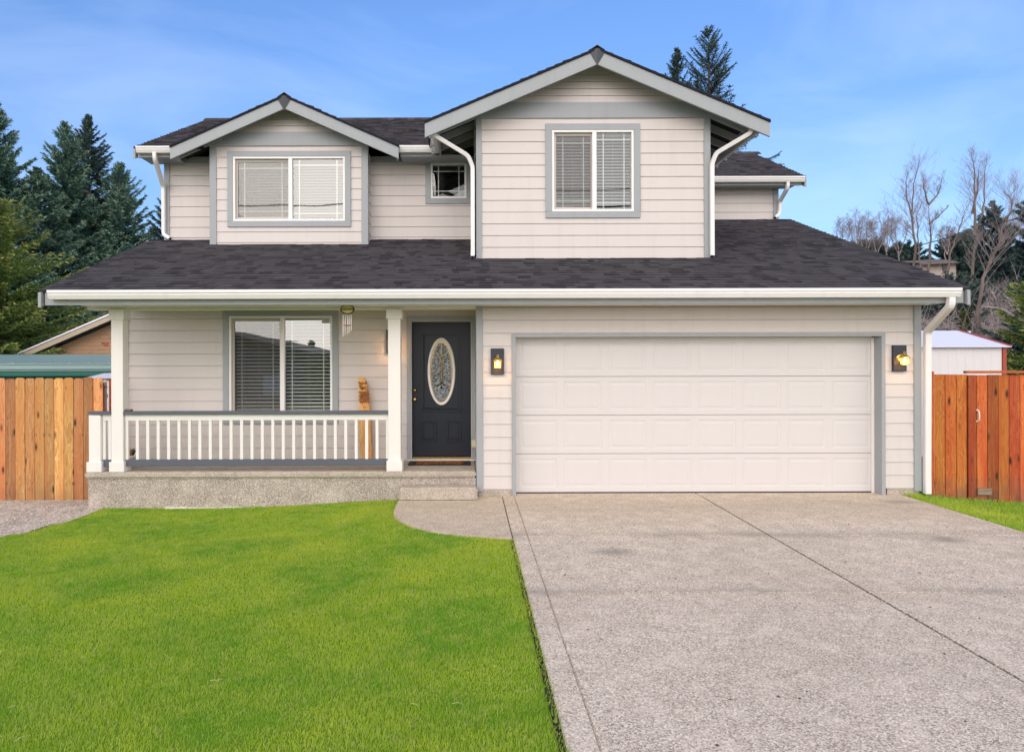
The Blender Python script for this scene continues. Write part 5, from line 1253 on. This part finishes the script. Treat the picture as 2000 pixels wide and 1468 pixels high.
bare_tree(1912, 680, 26, [[(1912,690),(1919,620),(1928,545),(1945,490),(1958,440),(1962,400),(1966,375)], [(1945,490),(1975,470),(1995,455)]], 'leaning pale trunked bare tree between the white shed and the dark firs', BT, M['palebark'], 6, trunk_r=.08, base=GROUND_Z)
bare_tree(2010, 640, 24, [[(2010,655),(1990,625),(1975,602),(1965,575),(1952,558)], [(1990,625),(1965,605),(1930,598)], [(1988,625),(1960,600),(1940,580),(1925,568)]], 'whitish bare branches reaching in from the photo edge above the shed', BT, M['whitetwig'], 7, trunk_r=.10, twig=.7)
for i, (px, py) in enumerate(((1650, 428), (1672, 415), (1692, 425), (1714, 432), (1732, 405), (1756, 430), (1850, 450), (1970, 430), (1990, 400))):
    tops = ('lowest rounded', 'pale feathery', 'short dense', 'small drooping', 'taller oval topped', 'wispy', 'faint thin', 'slim upright', 'outermost tall')
    place = ('where the garage roof meets the sky', 'second along the garage roof slope', 'third along the garage roof slope', 'just before the oval topped one', 'beside the straight tall trunk', 'touching the straight tall trunk', 'behind the leaning slender tree', 'right above the leaning pale trunk', 'at the photo edge over the dark fir')
    bare_tree(px, 520, 62+i, [[(px, 530), (px+random.uniform(-4, 4), 490), (px+random.uniform(-6, 6), (480+py)/2), (px, py)], [(px, 500), (px-12, 462), (px-14, (py*2+450)/3)], [(px, 500), (px+12, 460), (px+13, (py*2+450)/3)]], f'{tops[i]} bare tree {place[i]}', BT, M['twig'], 20+i, trunk_r=.07, twig=1.1, spread=.65, up=.2)
# ivy covered trunk under the garage eave
iv = empty('ivy_trunk', (X(1886, 27), 27, GROUND_Z), 'ivy covered green tree trunk below the corner of the garage eave', 'tree')
b = MB(); b.tube([(0,0,0), (.03,0,2.5), (0,0,4.3)], [.10,.08,.05], 8); o = b.build('trunk', M['bark']); o.parent = iv
n = 2600; a = rng.uniform(0, 6.28, n); zz = rng.uniform(0, 4.2, n); rr = .09+rng.uniform(0, .11, n); c = np.stack([np.cos(a)*rr, np.sin(a)*rr, zz], 1); d1 = rng.normal(0, 1, (n, 3)); d1 /= np.linalg.norm(d1, axis=1)[:, None]; d2 = np.cross(d1, rng.normal(0, 1, (n, 3))); d2 /= np.linalg.norm(d2, axis=1)[:, None]
npmesh('ivy', np.stack([c-d1*.05, c+d2*.035, c+d1*.05, c-d2*.035], 1), 4, M['ivy'], iv, tint=rng.random(n))

# bare undergrowth covering the slope: uncountable twigs
def tangle(name, n, xr, yr, hgt, mat, label, rad, zf, seed):
    r = np.random.default_rng(seed); V = []
    x = r.uniform(*xr, n); y = r.uniform(*yr, n); z = np.array([zf(a_, b_) for a_, b_ in zip(x, y)])+r.uniform(0, 1, n)**1.5*hgt
    a = r.uniform(0, 6.28, n); el = r.uniform(-.5, 1.3, n); L_ = r.uniform(.5, 2.2, n)
    d = np.stack([np.cos(a)*np.cos(el), np.sin(a)*np.cos(el)*.5, np.sin(el)], 1); p = np.stack([x, y, z], 1)
    bend = r.normal(0, .35, (n, 3)); bend[:, 2] -= .25; w_ = np.cross(d, [0, 1, 0]); w_ /= np.linalg.norm(w_, axis=1)[:, None]+1e-6
    w_ = w_*rad*r.uniform(.6, 1.5, n)[:, None]; K = 5; prev = p
    for i in range(K):
        t1 = (i+1)/K; cur = p+d*(L_*t1)[:, None]+bend*(t1**2*L_*.4)[:, None]
        wa, wb = w_*(1-.7*i/K), w_*(1-.7*(i+1)/K); V.append(np.stack([prev-wa, prev+wa, cur+wb, cur-wb], 1)); prev = cur
    V = np.concatenate(V)
    return tag(npmesh(name, V, 4, mat, tint=r.random(len(V))), label, 'bushes', kind='stuff')
tangle('undergrowth', 26000, (14, 40), (24, 44), 3.6, M['twig'], 'tangled leafless grey brown brush covering the hillside behind the white shed', .010, hz, 3)
tangle('undergrowth', 12000, (26, 70), (44, 74), 2.0, M['twig'], 'distant leafless scrub around the hillside house', .014, hz, 4)
n = 13000; r = np.random.default_rng(9); cx_ = r.uniform(12, 70, n); cy_ = r.uniform(26, 70, n)
cl = np.sin(cx_*.9)*np.sin(cy_*.7+cx_*.3) > .15; cx_, cy_ = cx_[cl], cy_[cl]; n = len(cx_); c = np.stack([cx_, cy_, np.array([hz(a_, b_) for a_, b_ in zip(cx_, cy_)])+r.uniform(0, 2.6, n)], 1)
d1 = r.normal(0, 1, (n, 3)); d1 /= np.linalg.norm(d1, axis=1)[:, None]; d2 = np.cross(d1, r.normal(0, 1, (n, 3))); d2 /= np.linalg.norm(d2, axis=1)[:, None]
tag(npmesh('evergreen_shrubs', np.stack([c-d1*.22, c+d2*.10, c+d1*.22, c-d2*.10], 1), 4, M['firdark'], tint=r.random(n)*.6), 'dark evergreen shrubs spread through the leafless brush on the hillside', 'shrubs', kind='stuff')
# overhead cable
b = MB(); P = [(X(1600, 60), 60, Z(520, 60)), (X(1730, 56), 56, Z(496, 56)), (X(1810, 52), 52, Z(478, 52)), (X(1890, 48), 48, Z(457, 48)), (X(1950, 45), 45, Z(440, 45)), (X(2100, 40), 40, Z(395, 40))]
b.tube(P, .035, 5); tag(b.build('overhead_cable', M['black']), 'thin dark overhead cable sloping across the bare trees', 'cable')

# ------------------------------------------------------------------ across the street (seen only in the window glass)
oh = empty('opposite_house', (-12, -12, GROUND_Z), 'grey house across the street mirrored in the porch window', 'house')
def RX(px, Ym, Yw): return (px-VX)/F*Ym            # mirrored distance Ym = 2*Yw - Y
Ym = 34.0; YO = 2*YB-Ym
b = MB(); xl = RX(380, Ym, YB); xr = RX(600, Ym, YB); b.prism([(xl-6, GROUND_Z), (xr, GROUND_Z), (xr, Z(686, Ym)), (xl, Z(640, Ym)), (xl-6, Z(690, Ym))], YO-8, YO, 'y'); ab(b.build('wall', M['shinglegrey']), oh)
b = MB(); b.prism([(xl-6.5, Z(696, Ym)), (xl, Z(636, Ym)), (xr+.6, Z(690, Ym)), (xr+.6, Z(694, Ym)), (xl, Z(641, Ym)), (xl-6.5, Z(700, Ym))], YO-8.5, YO+.5, 'y'); ab(b.build('roof', M['shinglegrey']), oh)
b = MB(); b.box(xr-2.2, xr-1.2, YO, YO+.05, .2, 1.2); ab(b.build('window', M['roofwhite']), oh)
b = MB(); ax_ = RX(556, Ym, YB); b.tube([(ax_, YO-1, Z(690, Ym)), (ax_, YO-1, Z(664, Ym))], .03, 5); b.tube([(ax_-.45, YO-1, Z(665, Ym)), (ax_+.45, YO-1, Z(667, Ym))], .02, 5); b.tube([(ax_-.25, YO-1, Z(671, Ym)), (ax_+.3, YO-1, Z(672, Ym))], .02, 5); ab(b.build('antenna', M['black']), oh)
hd = empty('opposite_hedge', (-5, YO, GROUND_Z), 'clipped hedge across the street mirrored in the porch window', 'hedge')
n = 9000; c = np.stack([rng.uniform(-3, 7, n), rng.uniform(-.6, .6, n), rng.uniform(0, 2.35, n)], 1); d1 = rng.normal(0, 1, (n, 3)); d1 /= np.linalg.norm(d1, axis=1)[:, None]; d2 = np.cross(d1, rng.normal(0, 1, (n, 3))); d2 /= np.linalg.norm(d2, axis=1)[:, None]
npmesh('foliage', np.stack([c-d1*.16, c+d2*.09, c+d1*.16, c-d2*.09], 1), 4, M['firgreen'], hd, tint=rng.random(n)*.6)
ot = empty('fir_tree', (RX(608, 52, YB), 2*YB-52, GROUND_Z), 'small fir across the street mirrored in the porch window', 'tree')
V, t, limbs = conifer_mesh(Z(670, 52)-GROUND_Z, 1.0, 77, nb=120, card=.16, power=.5); npmesh('crown', V, 4, M['firdark'], ot, tint=t); b = MB(); b.tube([(0,0,0), (0,0,3)], .1, 6); o = b.build('trunk', M['bark']); o.parent = ot
rd = MB(); rd.box(-60, 60, -9, -3, GROUND_Z-.1, -.10); tag(rd.build('road', M['drive']), kind='structure')
for i, (z_, sag, y_) in enumerate(((8.6, .35, -5.2), (8.1, .45, -5.5), (7.4, .3, -5.0), (6.6, .5, -5.4), (6.2, .25, -5.2))):
    b = MB(); P = [(-30+60*q/16, y_+.004*(q-8)**2, z_+.6*(q/16-.5)-sag*4*(q/16)*(1-q/16)) for q in range(17)]; b.tube(P, .03 if i != 2 else .045, 5)
    nm_ = ('topmost', 'second', 'thickest middle', 'fourth', 'lowest')[i]
    tag(b.build('utility_wire', M['black']), f'{nm_} street utility wire mirrored in the upper windows', 'wire', 'street wires')

# ------------------------------------------------------------------ separate pieces that are pieces of their own
def split_loose(o):
    bm = bmesh.new(); bm.from_mesh(o.data); bm.verts.ensure_lookup_table(); seen = set(); comps = []
    for v in bm.verts:
        if v.index in seen: continue
        st = [v]; seen.add(v.index); c = set()
        while st:
            u = st.pop(); c.add(u.index)
            for e in u.link_edges:
                q = e.other_vert(u)
                if q.index not in seen: seen.add(q.index); st.append(q)
        comps.append(c)
    bm.free()
    if len(comps) < 2: return
    src = o.data
    for i, c in enumerate(comps):
        me = src.copy(); b2 = bmesh.new(); b2.from_mesh(me); bmesh.ops.delete(b2, geom=[v for v in b2.verts if v.index not in c], context='VERTS'); b2.to_mesh(me); b2.free()
        if i == 0: o.data = me
        else: d = o.copy(); d.data = me; COL.objects.link(d)
for o in list(bpy.data.objects):
    if o.type == 'MESH' and o.name.split('.')[0] in ('flashing', 'rafter', 'foundation', 'eave_fascia', 'soffit', 'frieze_board', 'gable_wall', 'rail_cap', 'top_rail', 'bottom_rail', 'inner_wall', 'edging') or o.name == 'gutter.004': split_loose(o)
